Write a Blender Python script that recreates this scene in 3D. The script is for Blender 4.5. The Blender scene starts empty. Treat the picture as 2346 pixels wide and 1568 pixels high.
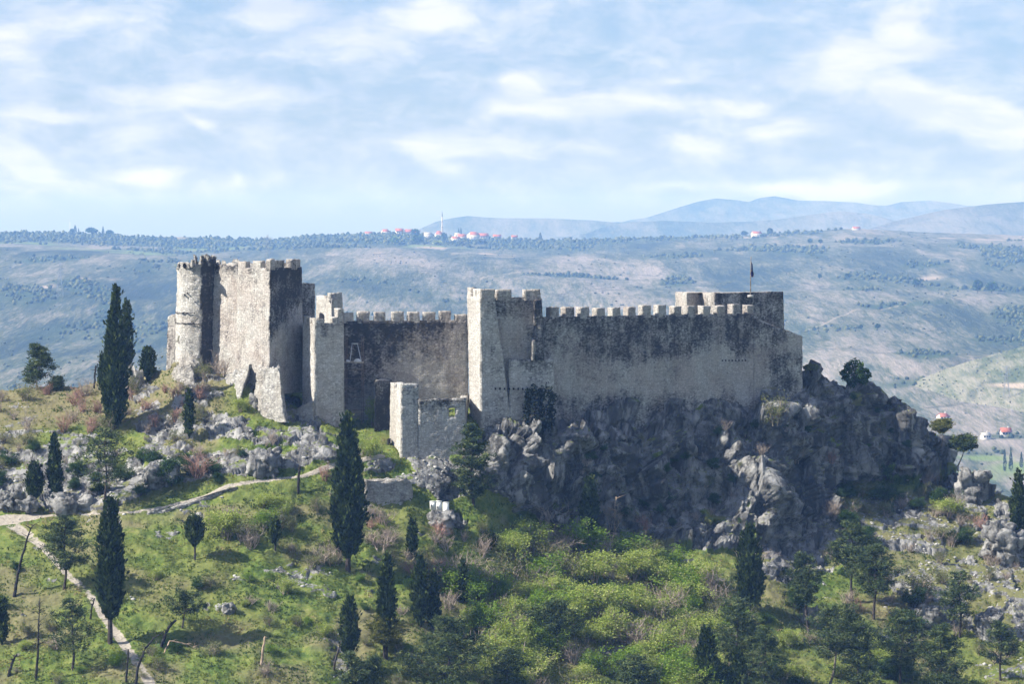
import bpy, math, random
import numpy as np
from mathutils import Vector
from mathutils.bvhtree import BVHTree

# ------------------------------------------------------------------ camera
sc = bpy.context.scene
COL = sc.collection
K = 1.46e-4            # metres per picture unit and metre of distance
CX, CH = 1173.0, 549.0  # picture column of the view axis, row of the horizon
cam_d = bpy.data.cameras.new('camera')
cam_d.sensor_width = 36.0
cam_d.lens = 36.0 / (2346 * K)
cam_d.shift_y = -(784 - CH) / 2346.0
cam_d.clip_start = 1.0
cam_d.clip_end = 40000.0
cam = bpy.data.objects.new('camera', cam_d)
cam.rotation_euler = (math.pi / 2, 0, 0)
COL.objects.link(cam)
sc.camera = cam

# ------------------------------------------------------------------ light
SUN_EL, SUN_AZ = math.radians(41), math.radians(-106)   # azimuth from +Y towards +X
sdir = Vector((math.cos(SUN_EL) * math.sin(SUN_AZ), math.cos(SUN_EL) * math.cos(SUN_AZ), math.sin(SUN_EL)))
sun_d = bpy.data.lights.new('sun', 'SUN')
sun_d.energy = 5.0
sun_d.angle = math.radians(0.5)
sun_d.color = (1.0, 0.95, 0.87)
sun = bpy.data.objects.new('sun', sun_d)
sun.rotation_euler = (-sdir).to_track_quat('-Z', 'Y').to_euler()
sun.location = (-300, 300, 400)
COL.objects.link(sun)
sc.view_settings.view_transform = 'Standard'
sc.view_settings.look = 'None'
sc.view_settings.exposure = 0.95
sc.view_settings.gamma = 1.0
sc.cycles.use_denoising = True
sc.cycles.max_bounces = 6
sc.cycles.diffuse_bounces = 3
sc.cycles.glossy_bounces = 1
sc.cycles.transmission_bounces = 2
sc.cycles.volume_bounces = 1
sc.cycles.transparent_max_bounces = 8
sc.cycles.sample_clamp_indirect = 6.0


class NT:
    """small helper around a node tree"""
    def __init__(s, nt):
        s.nt = nt

    def n(s, t, **kw):
        nd = s.nt.nodes.new(t)
        for k, v in kw.items():
            setattr(nd, k, v)
        return nd

    def put(s, sock, v):
        if isinstance(v, bpy.types.NodeSocket):
            s.nt.links.new(v, sock)
        elif v is not None:
            if isinstance(v, (tuple, list)) and len(v) == 3 and sock.type == 'RGBA':
                v = (*v, 1)
            sock.default_value = v

    def m(s, op, a, b=None, c=None, clamp=False):
        nd = s.n('ShaderNodeMath', operation=op, use_clamp=clamp)
        s.put(nd.inputs[0], a)
        if b is not None:
            s.put(nd.inputs[1], b)
        if c is not None:
            s.put(nd.inputs[2], c)
        return nd.outputs[0]

    def mix(s, f, a, b, mode='MIX'):
        nd = s.n('ShaderNodeMix', data_type='RGBA', blend_type=mode)
        s.put(nd.inputs[0], f)
        s.put(nd.inputs[6], a)
        s.put(nd.inputs[7], b)
        return nd.outputs[2]

    def step(s, v, lo, hi, a=0.0, b=1.0):
        nd = s.n('ShaderNodeMapRange', interpolation_type='SMOOTHSTEP')
        s.put(nd.inputs[0], v)
        nd.inputs[1].default_value = lo
        nd.inputs[2].default_value = hi
        nd.inputs[3].default_value = a
        nd.inputs[4].default_value = b
        return nd.outputs[0]

    def noise(s, vec, scale, detail=4, rough=0.55, dist=0.0):
        nd = s.n('ShaderNodeTexNoise')
        s.put(nd.inputs['Vector'], vec)
        nd.inputs['Scale'].default_value = scale
        nd.inputs['Detail'].default_value = detail
        nd.inputs['Roughness'].default_value = rough
        nd.inputs['Distortion'].default_value = dist
        return nd.outputs[0]

    def voro(s, vec, scale, feature='F1', rnd=1.0):
        nd = s.n('ShaderNodeTexVoronoi', feature=feature)
        s.put(nd.inputs['Vector'], vec)
        nd.inputs['Scale'].default_value = scale
        nd.inputs['Randomness'].default_value = rnd
        return nd

    def vscale(s, vec, xyz):
        nd = s.n('ShaderNodeMapping')
        s.put(nd.inputs[0], vec)
        nd.inputs[3].default_value = xyz
        return nd.outputs[0]

    def attr(s, name):
        nd = s.n('ShaderNodeAttribute', attribute_name=name)
        return nd.outputs['Fac']

    def ramp(s, f, stops):
        nd = s.n('ShaderNodeValToRGB')
        els = nd.color_ramp.elements
        while len(els) < len(stops):
            els.new(0.5)
        for e, (p, c) in zip(els, stops):
            e.position = p
            e.color = (*c, 1)
        s.put(nd.inputs[0], f)
        return nd.outputs[0]


# ------------------------------------------------------------------ sky
w = bpy.data.worlds.new('World')
sc.world = w
w.use_nodes = True
T = NT(w.node_tree)
bg = w.node_tree.nodes['Background']
bg.inputs[1].default_value = 0.066
sky = T.n('ShaderNodeTexSky', sky_type='NISHITA', sun_disc=False)
sky.sun_elevation = SUN_EL
sky.sun_rotation = SUN_AZ
sky.air_density = 1.0
sky.dust_density = 0.4
sky.ozone_density = 2.5
sky.altitude = 200
tc = T.n('ShaderNodeTexCoord')
sep = T.n('ShaderNodeSeparateXYZ')
T.put(sep.inputs[0], tc.outputs['Generated'])
az = T.m('ARCTAN2', sep.outputs[0], sep.outputs[1])
el = T.m('ARCSINE', sep.outputs[2])
cmb = T.n('ShaderNodeCombineXYZ')
T.put(cmb.inputs[0], az)
T.put(cmb.inputs[1], el)
ae = cmb.outputs[0]
# clouds of this day, by compass bearing and height above the horizon (radians)
BLOBS = [(650, 20, 150, 60, .75, 0), (1000, 25, 260, 80, .45, 0), (450, 212, 380, 60, .62, 0), (130, 266, 220, 24, .5, 0),
         (340, 312, 120, 44, .5, 0), (480, 285, 75, 34, .45, -20), (70, 372, 190, 52, .9, -25), (330, 402, 130, 28, .62, 0),
         (1185, 205, 95, 66, .95, 0), (1330, 238, 360, 46, .95, 4), (1060, 335, 330, 52, .75, 0), (1570, 335, 170, 52, .6, -10),
         (1700, 238, 150, 42, .5, 0), (1810, 300, 200, 46, .6, 0), (1990, 135, 260, 84, .8, 12), (2140, 255, 300, 84, 1.1, -14),
         (2290, 290, 150, 74, .9, 0), (2060, 50, 110, 80, .6, 0), (1900, 432, 480, 34, .7, 0), (1540, 432, 120, 22, .4, 0),
         (20, 95, 90, 64, .5, 0), (1550, 178, 150, 28, .35, 8), (830, 90, 400, 80, .3, 0), (150, 60, 260, 80, .3, 0),
         (1010, 385, 90, 40, .45, -25), (540, 412, 50, 26, .4, 0)]
tot = None
warp = T.n('ShaderNodeTexNoise')
T.put(warp.inputs['Vector'], T.vscale(ae, (24, 44, 1)))
warp.inputs['Scale'].default_value = 1.0
warp.inputs['Detail'].default_value = 5
wv = T.n('ShaderNodeVectorMath', operation='MULTIPLY_ADD')
T.put(wv.inputs[0], warp.outputs['Color'])
wv.inputs[1].default_value = (0.020, 0.014, 0)
T.put(wv.inputs[2], ae)
wo = T.n('ShaderNodeVectorMath', operation='SUBTRACT')
T.put(wo.inputs[0], wv.outputs[0])
wo.inputs[1].default_value = (0.010, 0.007, 0)
for (bx, by, rx, ry, amp, rot) in BLOBS:
    mp = T.n('ShaderNodeMapping', vector_type='TEXTURE')
    T.put(mp.inputs[0], wo.outputs[0])
    mp.inputs[1].default_value = ((bx - CX) * K, (CH - by) * K, 0)
    mp.inputs[2].default_value = (0, 0, math.radians(rot))
    mp.inputs[3].default_value = (rx * K, ry * K, 1)
    g = T.n('ShaderNodeTexGradient', gradient_type='QUADRATIC_SPHERE')
    T.put(g.inputs[0], mp.outputs[0])
    tot = T.m('MULTIPLY_ADD', g.outputs[1], amp * 1.5, tot if tot is not None else 0.0)
fine = T.noise(T.vscale(wo.outputs[0], (52, 104, 1)), 1.0, 10, 0.62, 0.1)
broad = T.noise(T.vscale(ae, (3.2, 9, 1)), 1.0, 5, 0.55)
high = T.step(el, 0.085, 0.2)
cov = T.m('ADD', tot, T.m('MULTIPLY', T.m('SUBTRACT', fine, 0.47), 1.25))
cov = T.m('ADD', cov, T.m('MULTIPLY', T.m('SUBTRACT', broad, 0.5), T.m('MULTIPLY_ADD', high, 3.0, 0.5)))
cl = T.step(cov, -0.28, 0.56)
cl = T.m('MULTIPLY', cl, T.step(el, 0.004, 0.02))
skyc = T.mix(1.0, sky.outputs[0], T.mix(T.step(el, .01, .16), (.66, .74, 1.08), (.90, .965, 1.16)), 'MULTIPLY')
shade = T.noise(T.vscale(wo.outputs[0], (20, 90, 1)), 1.0, 5, 0.6)
cloudc = T.mix(T.step(shade, 0.35, 0.65), (6.1, 6.6, 8.1), (8.2, 8.3, 8.9))
T.put(bg.inputs[0], T.mix(T.m('MULTIPLY', cl, 0.85), skyc, cloudc))

# ------------------------------------------------------------------ noise in numpy
def _h(ix, iy, iz, s):
    n = (ix.astype(np.uint32) * np.uint32(374761393) + iy.astype(np.uint32) * np.uint32(668265263)
         + iz.astype(np.uint32) * np.uint32(2246822519) + np.uint32((s * 3266489917) & 0xffffffff))
    n = (n ^ (n >> np.uint32(13))) * np.uint32(1274126177)
    n = (n ^ (n >> np.uint32(15))) * np.uint32(2654435761)
    n ^= n >> np.uint32(16)
    return n.astype(np.float64) / 4294967296.0


def vnoise(p, s=0):
    f = np.floor(p)
    i = f.astype(np.int64)
    t = p - f
    t = t * t * t * (t * (t * 6 - 15) + 10)
    x, y, z = t[:, 0], t[:, 1], t[:, 2]
    r = 0
    for dx in (0, 1):
        wx = x if dx else 1 - x
        for dy in (0, 1):
            wy = y if dy else 1 - y
            for dz in (0, 1):
                wz = z if dz else 1 - z
                r = r + wx * wy * wz * _h(i[:, 0] + dx, i[:, 1] + dy, i[:, 2] + dz, s)
    return r * 2 - 1


def fbm(p, o=4, s=0, g=0.5):
    r, a, n = 0, 1.0, 0
    for k in range(o):
        r = r + a * vnoise(p * 2 ** k + 17.3 * k, s + k)
        n += a
        a *= g
    return r / n


def worley(p, s=0):
    f = np.floor(p).astype(np.int64)
    d1 = np.full(len(p), 9.0)
    d2 = np.full(len(p), 9.0)
    for dx in (-1, 0, 1):
        for dy in (-1, 0, 1):
            for dz in (-1, 0, 1):
                c = f + np.array([dx, dy, dz])
                q = np.stack([c[:, k] + _h(c[:, 0], c[:, 1], c[:, 2], s + 11 * k + 1) for k in range(3)], 1)
                d = np.sqrt(((q - p) ** 2).sum(1))
                d2 = np.where(d < d1, d1, np.minimum(d2, d))
                d1 = np.minimum(d1, d)
    return d1, d2


def facets(p, s=0, tilt=.55):
    """broken rock: every cell is a tilted plane of its own; returns height and the distance to the nearest joint"""
    f = np.floor(p).astype(np.int64)
    d1 = np.full(len(p), 9.0)
    d2 = np.full(len(p), 9.0)
    h = np.zeros(len(p))
    for dx in (-1, 0, 1):
        for dy in (-1, 0, 1):
            for dz in (-1, 0, 1):
                c = f + np.array([dx, dy, dz])
                q = np.stack([c[:, k] + _h(c[:, 0], c[:, 1], c[:, 2], s + 11 * k + 1) for k in range(3)], 1)
                e = p - q
                d = np.sqrt((e ** 2).sum(1))
                g = np.stack([_h(c[:, 0], c[:, 1], c[:, 2], s + 50 + 7 * k) - .5 for k in range(3)], 1)
                hh = (_h(c[:, 0], c[:, 1], c[:, 2], s + 90) - .5) * .9 + 2 * tilt * (e * g).sum(1)
                near = d < d1
                d2 = np.where(near, d1, np.minimum(d2, d))
                h = np.where(near, hh, h)
                d1 = np.minimum(d1, d)
    return h, d2 - d1


def sstep(a, b, x):
    t = np.clip((x - a) / (b - a), 0, 1)
    return t * t * (3 - 2 * t)


def inpoly(px, py, poly):
    r = np.zeros(px.shape, bool)
    n = len(poly)
    for i in range(n):
        x1, y1 = poly[i]
        x2, y2 = poly[(i + 1) % n]
        if y1 == y2:
            continue
        c = ((y1 > py) != (y2 > py)) & (px < (x2 - x1) * (py - y1) / (y2 - y1) + x1)
        r ^= c
    return r


def segdist(px, py, line, ys=1.0):
    d = np.full(px.shape, 1e9)
    for (x1, y1), (x2, y2) in zip(line[:-1], line[1:]):
        vx, vy = x2 - x1, (y2 - y1) * ys
        t = np.clip(((px - x1) * vx + (py - y1) * ys * vy) / (vx * vx + vy * vy), 0, 1)
        d = np.minimum(d, np.hypot(px - x1 - t * vx, (py - y1) * ys - t * vy))
    return d


# ------------------------------------------------------------------ meshes
def mesh_np(name, V, F, mat=None, parent=None, attrs=None, smooth=False):
    """V (n,3); F a list of arrays (m,k) of vertex indices. Links one mesh object."""
    me = bpy.data.meshes.new(name)
    V = np.asarray(V, np.float32)
    F = [np.asarray(f, np.int32) for f in F if len(f)]
    me.vertices.add(len(V))
    me.vertices.foreach_set('co', V.ravel())
    nl = sum(f.size for f in F)
    me.loops.add(nl)
    me.loops.foreach_set('vertex_index', np.concatenate([f.ravel() for f in F]))
    tot = np.concatenate([np.full(len(f), f.shape[1], np.int32) for f in F])
    me.polygons.add(len(tot))
    st = np.concatenate([[0], np.cumsum(tot)[:-1]]).astype(np.int32)
    me.polygons.foreach_set('loop_start', st)
    me.polygons.foreach_set('loop_total', tot)
    if smooth:
        me.polygons.foreach_set('use_smooth', np.ones(len(tot), bool))
    me.update(calc_edges=True)
    me.validate()
    for k, a in (attrs or {}).items():
        at = me.attributes.new(k, 'FLOAT', 'POINT')
        at.data.foreach_set('value', np.asarray(a, np.float32))
    if mat:
        me.materials.append(mat)
    o = bpy.data.objects.new(name, me)
    COL.objects.link(o)
    if parent is not None:
        o.parent = parent
    return o


class MB:
    """collects pieces of one mesh"""
    def __init__(s):
        s.V, s.F, s.T, s.n = [], {}, [], 0

    def add(s, V, F, tint=0.5):
        V = np.asarray(V, float).reshape(-1, 3)
        F = np.asarray(F, int)
        s.V.append(V)
        s.F.setdefault(F.shape[1], []).append(F + s.n)
        s.T.append(np.broadcast_to(np.asarray(tint, float), (len(V),)))
        s.n += len(V)

    def box(s, x0, x1, y0, y1, z0, z1, tint=0.5):
        v = [(x, y, z) for z in (z0, z1) for x, y in ((x0, y0), (x1, y0), (x1, y1), (x0, y1))]
        s.add(v, [(3, 2, 1, 0), (4, 5, 6, 7), (0, 1, 5, 4), (1, 2, 6, 5), (2, 3, 7, 6), (3, 0, 4, 7)], tint)

    def tube(s, pts, rad, n=5, tint=0.5):
        pts = np.asarray(pts, float)
        m = len(pts)
        rad = np.broadcast_to(np.asarray(rad, float), (m,))
        d = np.gradient(pts, axis=0)
        d /= np.linalg.norm(d, axis=1)[:, None] + 1e-9
        ref = np.where(np.abs(d[:, 2:3]) > 0.9, [[1.0, 0, 0]], [[0, 0, 1.0]])
        a = np.cross(d, ref)
        a /= np.linalg.norm(a, axis=1)[:, None] + 1e-9
        b = np.cross(d, a)
        th = np.arange(n) * 2 * math.pi / n
        V = pts[:, None] + rad[:, None, None] * (a[:, None] * np.cos(th)[None, :, None] + b[:, None] * np.sin(th)[None, :, None])
        V = np.concatenate([V.reshape(-1, 3), pts[-1:]])
        i = np.arange(m - 1)[:, None] * n
        j = np.arange(n)[None]
        q = np.stack([i + j, i + (j + 1) % n, i + n + (j + 1) % n, i + n + j], -1).reshape(-1, 4)
        t = np.stack([(m - 1) * n + j[0], (m - 1) * n + (j[0] + 1) % n, np.full(n, m * n)], 1)
        s.V.append(V)
        s.F.setdefault(4, []).append(q + s.n)
        s.F.setdefault(3, []).append(t + s.n)
        s.T.append(np.full(len(V), tint))
        s.n += len(V)

    def leaves(s, C, D, L, W, rng, tint, droop=0.0):
        """one folded diamond leaf per centre C along direction D"""
        n = len(C)
        D = D / (np.linalg.norm(D, axis=1)[:, None] + 1e-9)
        r = rng.normal(size=(n, 3))
        side = np.cross(D, r)
        side /= np.linalg.norm(side, axis=1)[:, None] + 1e-9
        L = np.broadcast_to(L, (n,))[:, None] * rng.uniform(.7, 1.3, (n, 1))
        W = np.broadcast_to(W, (n,))[:, None] * rng.uniform(.7, 1.3, (n, 1))
        V = np.stack([C - D * L * .5, C + side * W * .5, C + D * L * .5, C - side * W * .5], 1).reshape(-1, 3)
        F = np.arange(4 * n).reshape(n, 4)
        s.add(V, F, np.repeat(np.broadcast_to(tint, (n,)), 4))

    def build(s, name, mat, parent=None, smooth=False):
        if not s.V:
            return None
        return mesh_np(name, np.concatenate(s.V), [np.concatenate(f) for f in s.F.values()], mat, parent,
                       {'tint': np.concatenate(s.T)}, smooth)


def tag(o, label=None, cat=None, group=None, kind=None):
    for k, v in (('label', label), ('category', cat), ('group', group), ('kind', kind)):
        if v:
            o[k] = v
    return o


def empty(name, loc, label=None, cat=None, group=None):
    o = bpy.data.objects.new(name, None)
    o.location = loc
    COL.objects.link(o)
    return tag(o, label, cat, group)


def X(px, Y):
    return (px - CX) * K * Y


def Z(py, Y):
    return (CH - py) * K * Y


# ------------------------------------------------------------------ materials
def new_mat(name):
    m = bpy.data.materials.new(name)
    m.use_nodes = True
    t = NT(m.node_tree)
    t.b = m.node_tree.nodes['Principled BSDF']
    t.b.inputs['Roughness'].default_value = 0.9
    t.b.inputs['Specular IOR Level'].default_value = 0.15
    t.out = m.node_tree.nodes['Material Output']
    t.pos = t.n('ShaderNodeNewGeometry').outputs['Position']
    return m, t


def bump(t, h, strength, dist):
    bn = t.n('ShaderNodeBump')
    bn.inputs['Strength'].default_value = strength
    bn.inputs['Distance'].default_value = dist
    t.put(bn.inputs['Height'], h)
    t.put(t.b.inputs['Normal'], bn.outputs[0])


def leaf_mat(name, stops, trans=0.25):
    m, t = new_mat(name)
    c = t.ramp(t.attr('tint'), stops)
    c = t.mix(t.step(t.noise(t.pos, 1.3, 3), .3, .7, 0, .35), c, t.mix(1.0, c, (.55, .6, .6), 'MULTIPLY'))
    t.put(t.b.inputs['Base Color'], c)
    t.b.inputs['Roughness'].default_value = 0.6
    tr = t.n('ShaderNodeBsdfTranslucent')
    t.put(tr.inputs[0], c)
    ms = t.n('ShaderNodeMixShader')
    ms.inputs[0].default_value = trans
    t.nt.links.new(t.b.outputs[0], ms.inputs[1])
    t.nt.links.new(tr.outputs[0], ms.inputs[2])
    t.nt.links.new(ms.outputs[0], t.out.inputs[0])
    return m


def plain_mat(name, col, var=0.25, scale=2.0, rough=0.8, metal=0.0):
    m, t = new_mat(name)
    c = t.mix(t.step(t.noise(t.pos, scale, 5), .3, .7, 0, 1), tuple(v * (1 - var) for v in col), tuple(min(1, v * (1 + var)) for v in col))
    t.put(t.b.inputs['Base Color'], c)
    t.b.inputs['Roughness'].default_value = rough
    t.b.inputs['Metallic'].default_value = metal
    return m


M = {}
M['cypress'] = leaf_mat('cypress_foliage', [(0, (.010, .019, .006)), (.45, (.038, .064, .016)), (1, (.13, .165, .04))], .15)
M['pine'] = leaf_mat('pine_needles', [(0, (.016, .030, .013)), (.5, (.060, .095, .034)), (1, (.18, .215, .08))], .2)
M['pine_yellow'] = leaf_mat('yellowish_needles', [(0, (.06, .08, .02)), (.5, (.15, .16, .035)), (1, (.25, .24, .06))], .3)
M['broad'] = leaf_mat('broad_leaves', [(0, (.020, .045, .012)), (.5, (.045, .095, .022)), (1, (.10, .17, .04))], .3)
M['spring'] = leaf_mat('spring_leaves', [(0, (.17, .24, .04)), (.5, (.32, .40, .075)), (1, (.55, .57, .22))], .4)
M['fresh'] = leaf_mat('fresh_leaves', [(0, (.08, .15, .014)), (.5, (.16, .27, .028)), (1, (.30, .39, .07))], .4)
M['ivy'] = leaf_mat('dark_leaves', [(0, (.006, .010, .008)), (.5, (.012, .020, .014)), (1, (.022, .034, .022))], .1)
M['olive'] = leaf_mat('olive_leaves', [(0, (.08, .10, .03)), (.5, (.15, .17, .06)), (1, (.25, .26, .12))], .3)
M['bark'] = plain_mat('dark_bark', (.055, .045, .04), .5, 3)
M['bark_grey'] = plain_mat('grey_bark', (.20, .175, .15), .4, 3)
M['burnt'] = plain_mat('burnt_wood', (.022, .020, .020), .5, 3)
M['dead_pale'] = plain_mat('weathered_wood', (.30, .23, .17), .4, 3)
M['twig'] = plain_mat('grey_twigs', (.30, .25, .21), .35, 1.5)
M['twig_red'] = plain_mat('reddish_twigs', (.30, .185, .15), .35, 1.5)
M['pylon_steel'] = plain_mat('dull_pylon_steel', (.22, .23, .25), .1, 4, .6, .3)
M['steel'] = plain_mat('galvanised_steel', (.55, .56, .58), .1, 4, .45, .6)
M['rust'] = plain_mat('scaffold_steel', (.20, .15, .12), .4, 6, .6, .3)
M['plank'] = plain_mat('timber_planks', (.42, .36, .28), .3, 5)
M['white_bag'] = plain_mat('white_plastic_sack', (.75, .75, .76), .08, 3, .5)
M['white_box'] = plain_mat('white_painted_metal', (.78, .79, .76), .05, 1.5, .45)
M['dark_metal'] = plain_mat('dark_metal', (.05, .05, .055), .2, 3, .5)
M['roof_red'] = plain_mat('red_roof_tiles', (.34, .115, .075), .25, .6)
M['plaster'] = plain_mat('white_plaster', (.56, .54, .51), .1, .3)
M['plaster_grey'] = plain_mat('grey_plaster', (.42, .40, .38), .1, .3)
M['glass'] = plain_mat('dark_window_glass', (.03, .035, .045), .1, 2, .15)
M['hole_shade'] = plain_mat('painted_hole_shade', (.012, .011, .012), .2, 2)  # near-black colour stands in for the shade inside openings
M['lead'] = plain_mat('lead_sheet', (.16, .18, .21), .1, 1, .6)
M['concrete'] = plain_mat('concrete', (.40, .39, .37), .15, 1)


def masonry_mat(name, pale, dark, warm, dens=1.0):
    m, t = new_mat(name)
    w_ = t.n('ShaderNodeTexNoise')
    t.put(w_.inputs['Vector'], t.pos)
    w_.inputs['Scale'].default_value = 1.6
    wa = t.n('ShaderNodeVectorMath', operation='MULTIPLY_ADD')
    t.put(wa.inputs[0], w_.outputs['Color'])
    wa.inputs[1].default_value = (.30, .30, .16)
    t.put(wa.inputs[2], t.pos)
    q = t.vscale(wa.outputs[0], (1.0, 1.0, 1.75))
    v = t.voro(q, 3.6 * dens, 'F1', .75)
    ve = t.voro(q, 3.6 * dens, 'DISTANCE_TO_EDGE', .75)
    joint = t.step(ve.outputs['Distance'], .02, .13, 1, 0)
    sepc = t.n('ShaderNodeSeparateColor')
    t.put(sepc.inputs[0], v.outputs['Color'])
    big = t.noise(t.pos, .22, 4, .6)
    c = t.mix(t.step(big, .35, .65), pale, warm)
    c = t.mix(t.m('MULTIPLY', sepc.outputs[0], .62), c, t.mix(1.0, c, (.50, .485, .47), 'MULTIPLY'))
    rep = t.noise(t.vscale(t.pos, (1, 1, .8)), .33, 3, .5, .6)
    c = t.mix(t.step(rep, .52, .60, 0, .38), c, t.mix(1.0, c, (.70, .64, .60), 'MULTIPLY'))
    c = t.mix(t.m('MULTIPLY', joint, .30), c, (.15, .138, .122))
    crs = t.n('ShaderNodeSeparateXYZ')
    t.put(crs.inputs[0], wa.outputs[0])
    row = t.m('PINGPONG', crs.outputs[2], .31)
    c = t.mix(t.step(row, .0, .05, .16, 0), c, (.12, .11, .10))
    # pits and missing stones
    pit = t.voro(t.pos, .62, 'F1', 1.0)
    c = t.mix(t.step(t.m('ADD', pit.outputs['Distance'], t.m('MULTIPLY', t.noise(t.pos, 5, 3), .16)), .10, .19, .55, 0), c, (.05, .045, .042))
    # lichens and water stains running down, plus shade painted on sunless faces
    drip = t.noise(t.vscale(t.pos, (1.0, 1.0, .16)), 1.1, 6, .65)
    blot = t.noise(t.pos, .34, 7, .66)
    spk = t.noise(t.pos, 3.4, 4, .7)
    st = t.m('ADD', t.attr('stain_shade'), t.m('MULTIPLY', t.m('SUBTRACT', drip, .5), 1.25))
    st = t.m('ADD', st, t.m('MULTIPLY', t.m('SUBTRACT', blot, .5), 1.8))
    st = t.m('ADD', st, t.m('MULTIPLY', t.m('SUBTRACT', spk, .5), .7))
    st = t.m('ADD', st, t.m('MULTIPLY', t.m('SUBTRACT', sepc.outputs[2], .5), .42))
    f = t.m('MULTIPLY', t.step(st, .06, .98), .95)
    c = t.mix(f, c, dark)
    fine_ = t.noise(t.pos, 9, 3, .7)
    c = t.mix(t.step(fine_, .35, .7, 0, .35), c, t.mix(1.0, c, (.6, .6, .6), 'MULTIPLY'))
    t.put(t.b.inputs['Base Color'], c)
    h = t.m('ADD', t.m('MULTIPLY', joint, -1.0), t.m('MULTIPLY', sepc.outputs[1], .7))
    h = t.m('ADD', h, t.m('MULTIPLY', fine_, .8))
    bump(t, h, .9, .10)
    return m


M['stone'] = masonry_mat('fortress_masonry', (.74, .72, .67), (.030, .029, .031), (.66, .60, .55))
M['stone_pale'] = masonry_mat('pale_masonry', (.78, .765, .72), (.036, .035, .037), (.71, .68, .63), .85)
M['rubble'] = masonry_mat('rubble_masonry', (.58, .57, .54), (.07, .068, .068), (.50, .48, .44), .7)


def ground_mat():
    m, t = new_mat('karst_ground')
    big = t.noise(t.pos, .07, 4, .6)
    mid = t.noise(t.pos, .45, 5, .65)
    fin = t.noise(t.pos, 2.6, 5, .7)
    g = t.ramp(t.m('ADD', t.m('MULTIPLY', mid, .6), t.m('MULTIPLY', fin, .4)),
               [(.30, (.022, .042, .010)), (.43, (.062, .105, .020)), (.53, (.125, .165, .036)), (.62, (.19, .20, .060)), (.74, (.23, .19, .10))])
    g = t.mix(t.step(big, .42, .66, 0, .5), g, (.17, .17, .055))
    g = t.mix(t.attr('dry'), g, t.mix(fin, (.13, .115, .06), (.23, .195, .12)))
    # limestone
    rc = t.noise(t.pos, .42, 6, .6)
    r = t.ramp(rc, [(.3, (.125, .125, .125)), (.46, (.215, .214, .21)), (.60, (.305, .302, .294)), (.78, (.40, .395, .38))])
    st = t.noise(t.vscale(t.pos, (1, 1, .20)), .55, 6, .66)
    r = t.mix(t.step(t.m('ADD', st, t.m('MULTIPLY', t.attr('lichen_shade'), .06)), .5, .62, 0, .85), r, (.062, .062, .064))
    cr = t.voro(t.vscale(t.pos, (1, 1, .38)), .42, 'DISTANCE_TO_EDGE', 1)
    crk = t.step(t.m('ADD', cr.outputs['Distance'], t.m('MULTIPLY', t.m('SUBTRACT', fin, .5), .5)), -.05, .06, 1, 0)
    c2_ = t.voro(t.vscale(t.pos, (1, 1, .7)), 1.25, 'DISTANCE_TO_EDGE', 1)
    crk2 = t.step(t.m('ADD', c2_.outputs['Distance'], t.m('MULTIPLY', t.m('SUBTRACT', rc, .5), .5)), -.02, .045, 1, 0)
    r = t.mix(t.m('MULTIPLY', crk2, .5), r, (.06, .06, .06))
    r = t.mix(t.m('MULTIPLY', crk, .6), r, (.05, .05, .048))
    r = t.mix(t.step(fin, .58, .74, 0, .35), r, (.14, .14, .125))
    nz = t.m('SUBTRACT', t.noise(t.pos, 1.5, 5, .65), .5)
    up = t.n('ShaderNodeSeparateXYZ')
    t.put(up.inputs[0], t.n('ShaderNodeNewGeometry').outputs['True Normal'])
    turf = t.m('MULTIPLY', t.step(t.m('ADD', up.outputs[2], t.m('MULTIPLY', t.m('SUBTRACT', mid, .5), 1.4)), .72, .95), .55)
    rm = t.step(t.m('ADD', t.m('SUBTRACT', t.attr('rock'), turf), t.m('MULTIPLY', nz, .7)), .40, .56)
    c = t.mix(rm, g, r)
    # trodden gravel
    pb = t.voro(t.pos, 3.0, 'F1', 1)
    p = t.mix(t.m('MULTIPLY', pb.outputs['Distance'], .8), (.40, .365, .31), (.26, .23, .19))
    pm = t.step(t.m('ADD', t.attr('path'), t.m('MULTIPLY', nz, .95)), .42, .58)
    c = t.mix(pm, c, p)
    t.put(t.b.inputs['Base Color'], c)
    h = t.m('ADD', t.m('MULTIPLY', fin, .6), t.m('MULTIPLY', mid, 1.0))
    h = t.m('SUBTRACT', h, t.m('MULTIPLY', t.m('MULTIPLY', crk, rm), .7))
    h = t.m('ADD', h, t.m('MULTIPLY', t.noise(t.vscale(t.pos, (1, 1, .5)), 1.1, 5, .6), .9))
    bump(t, h, .8, .35)
    return m


M['ground'] = ground_mat()


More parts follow.
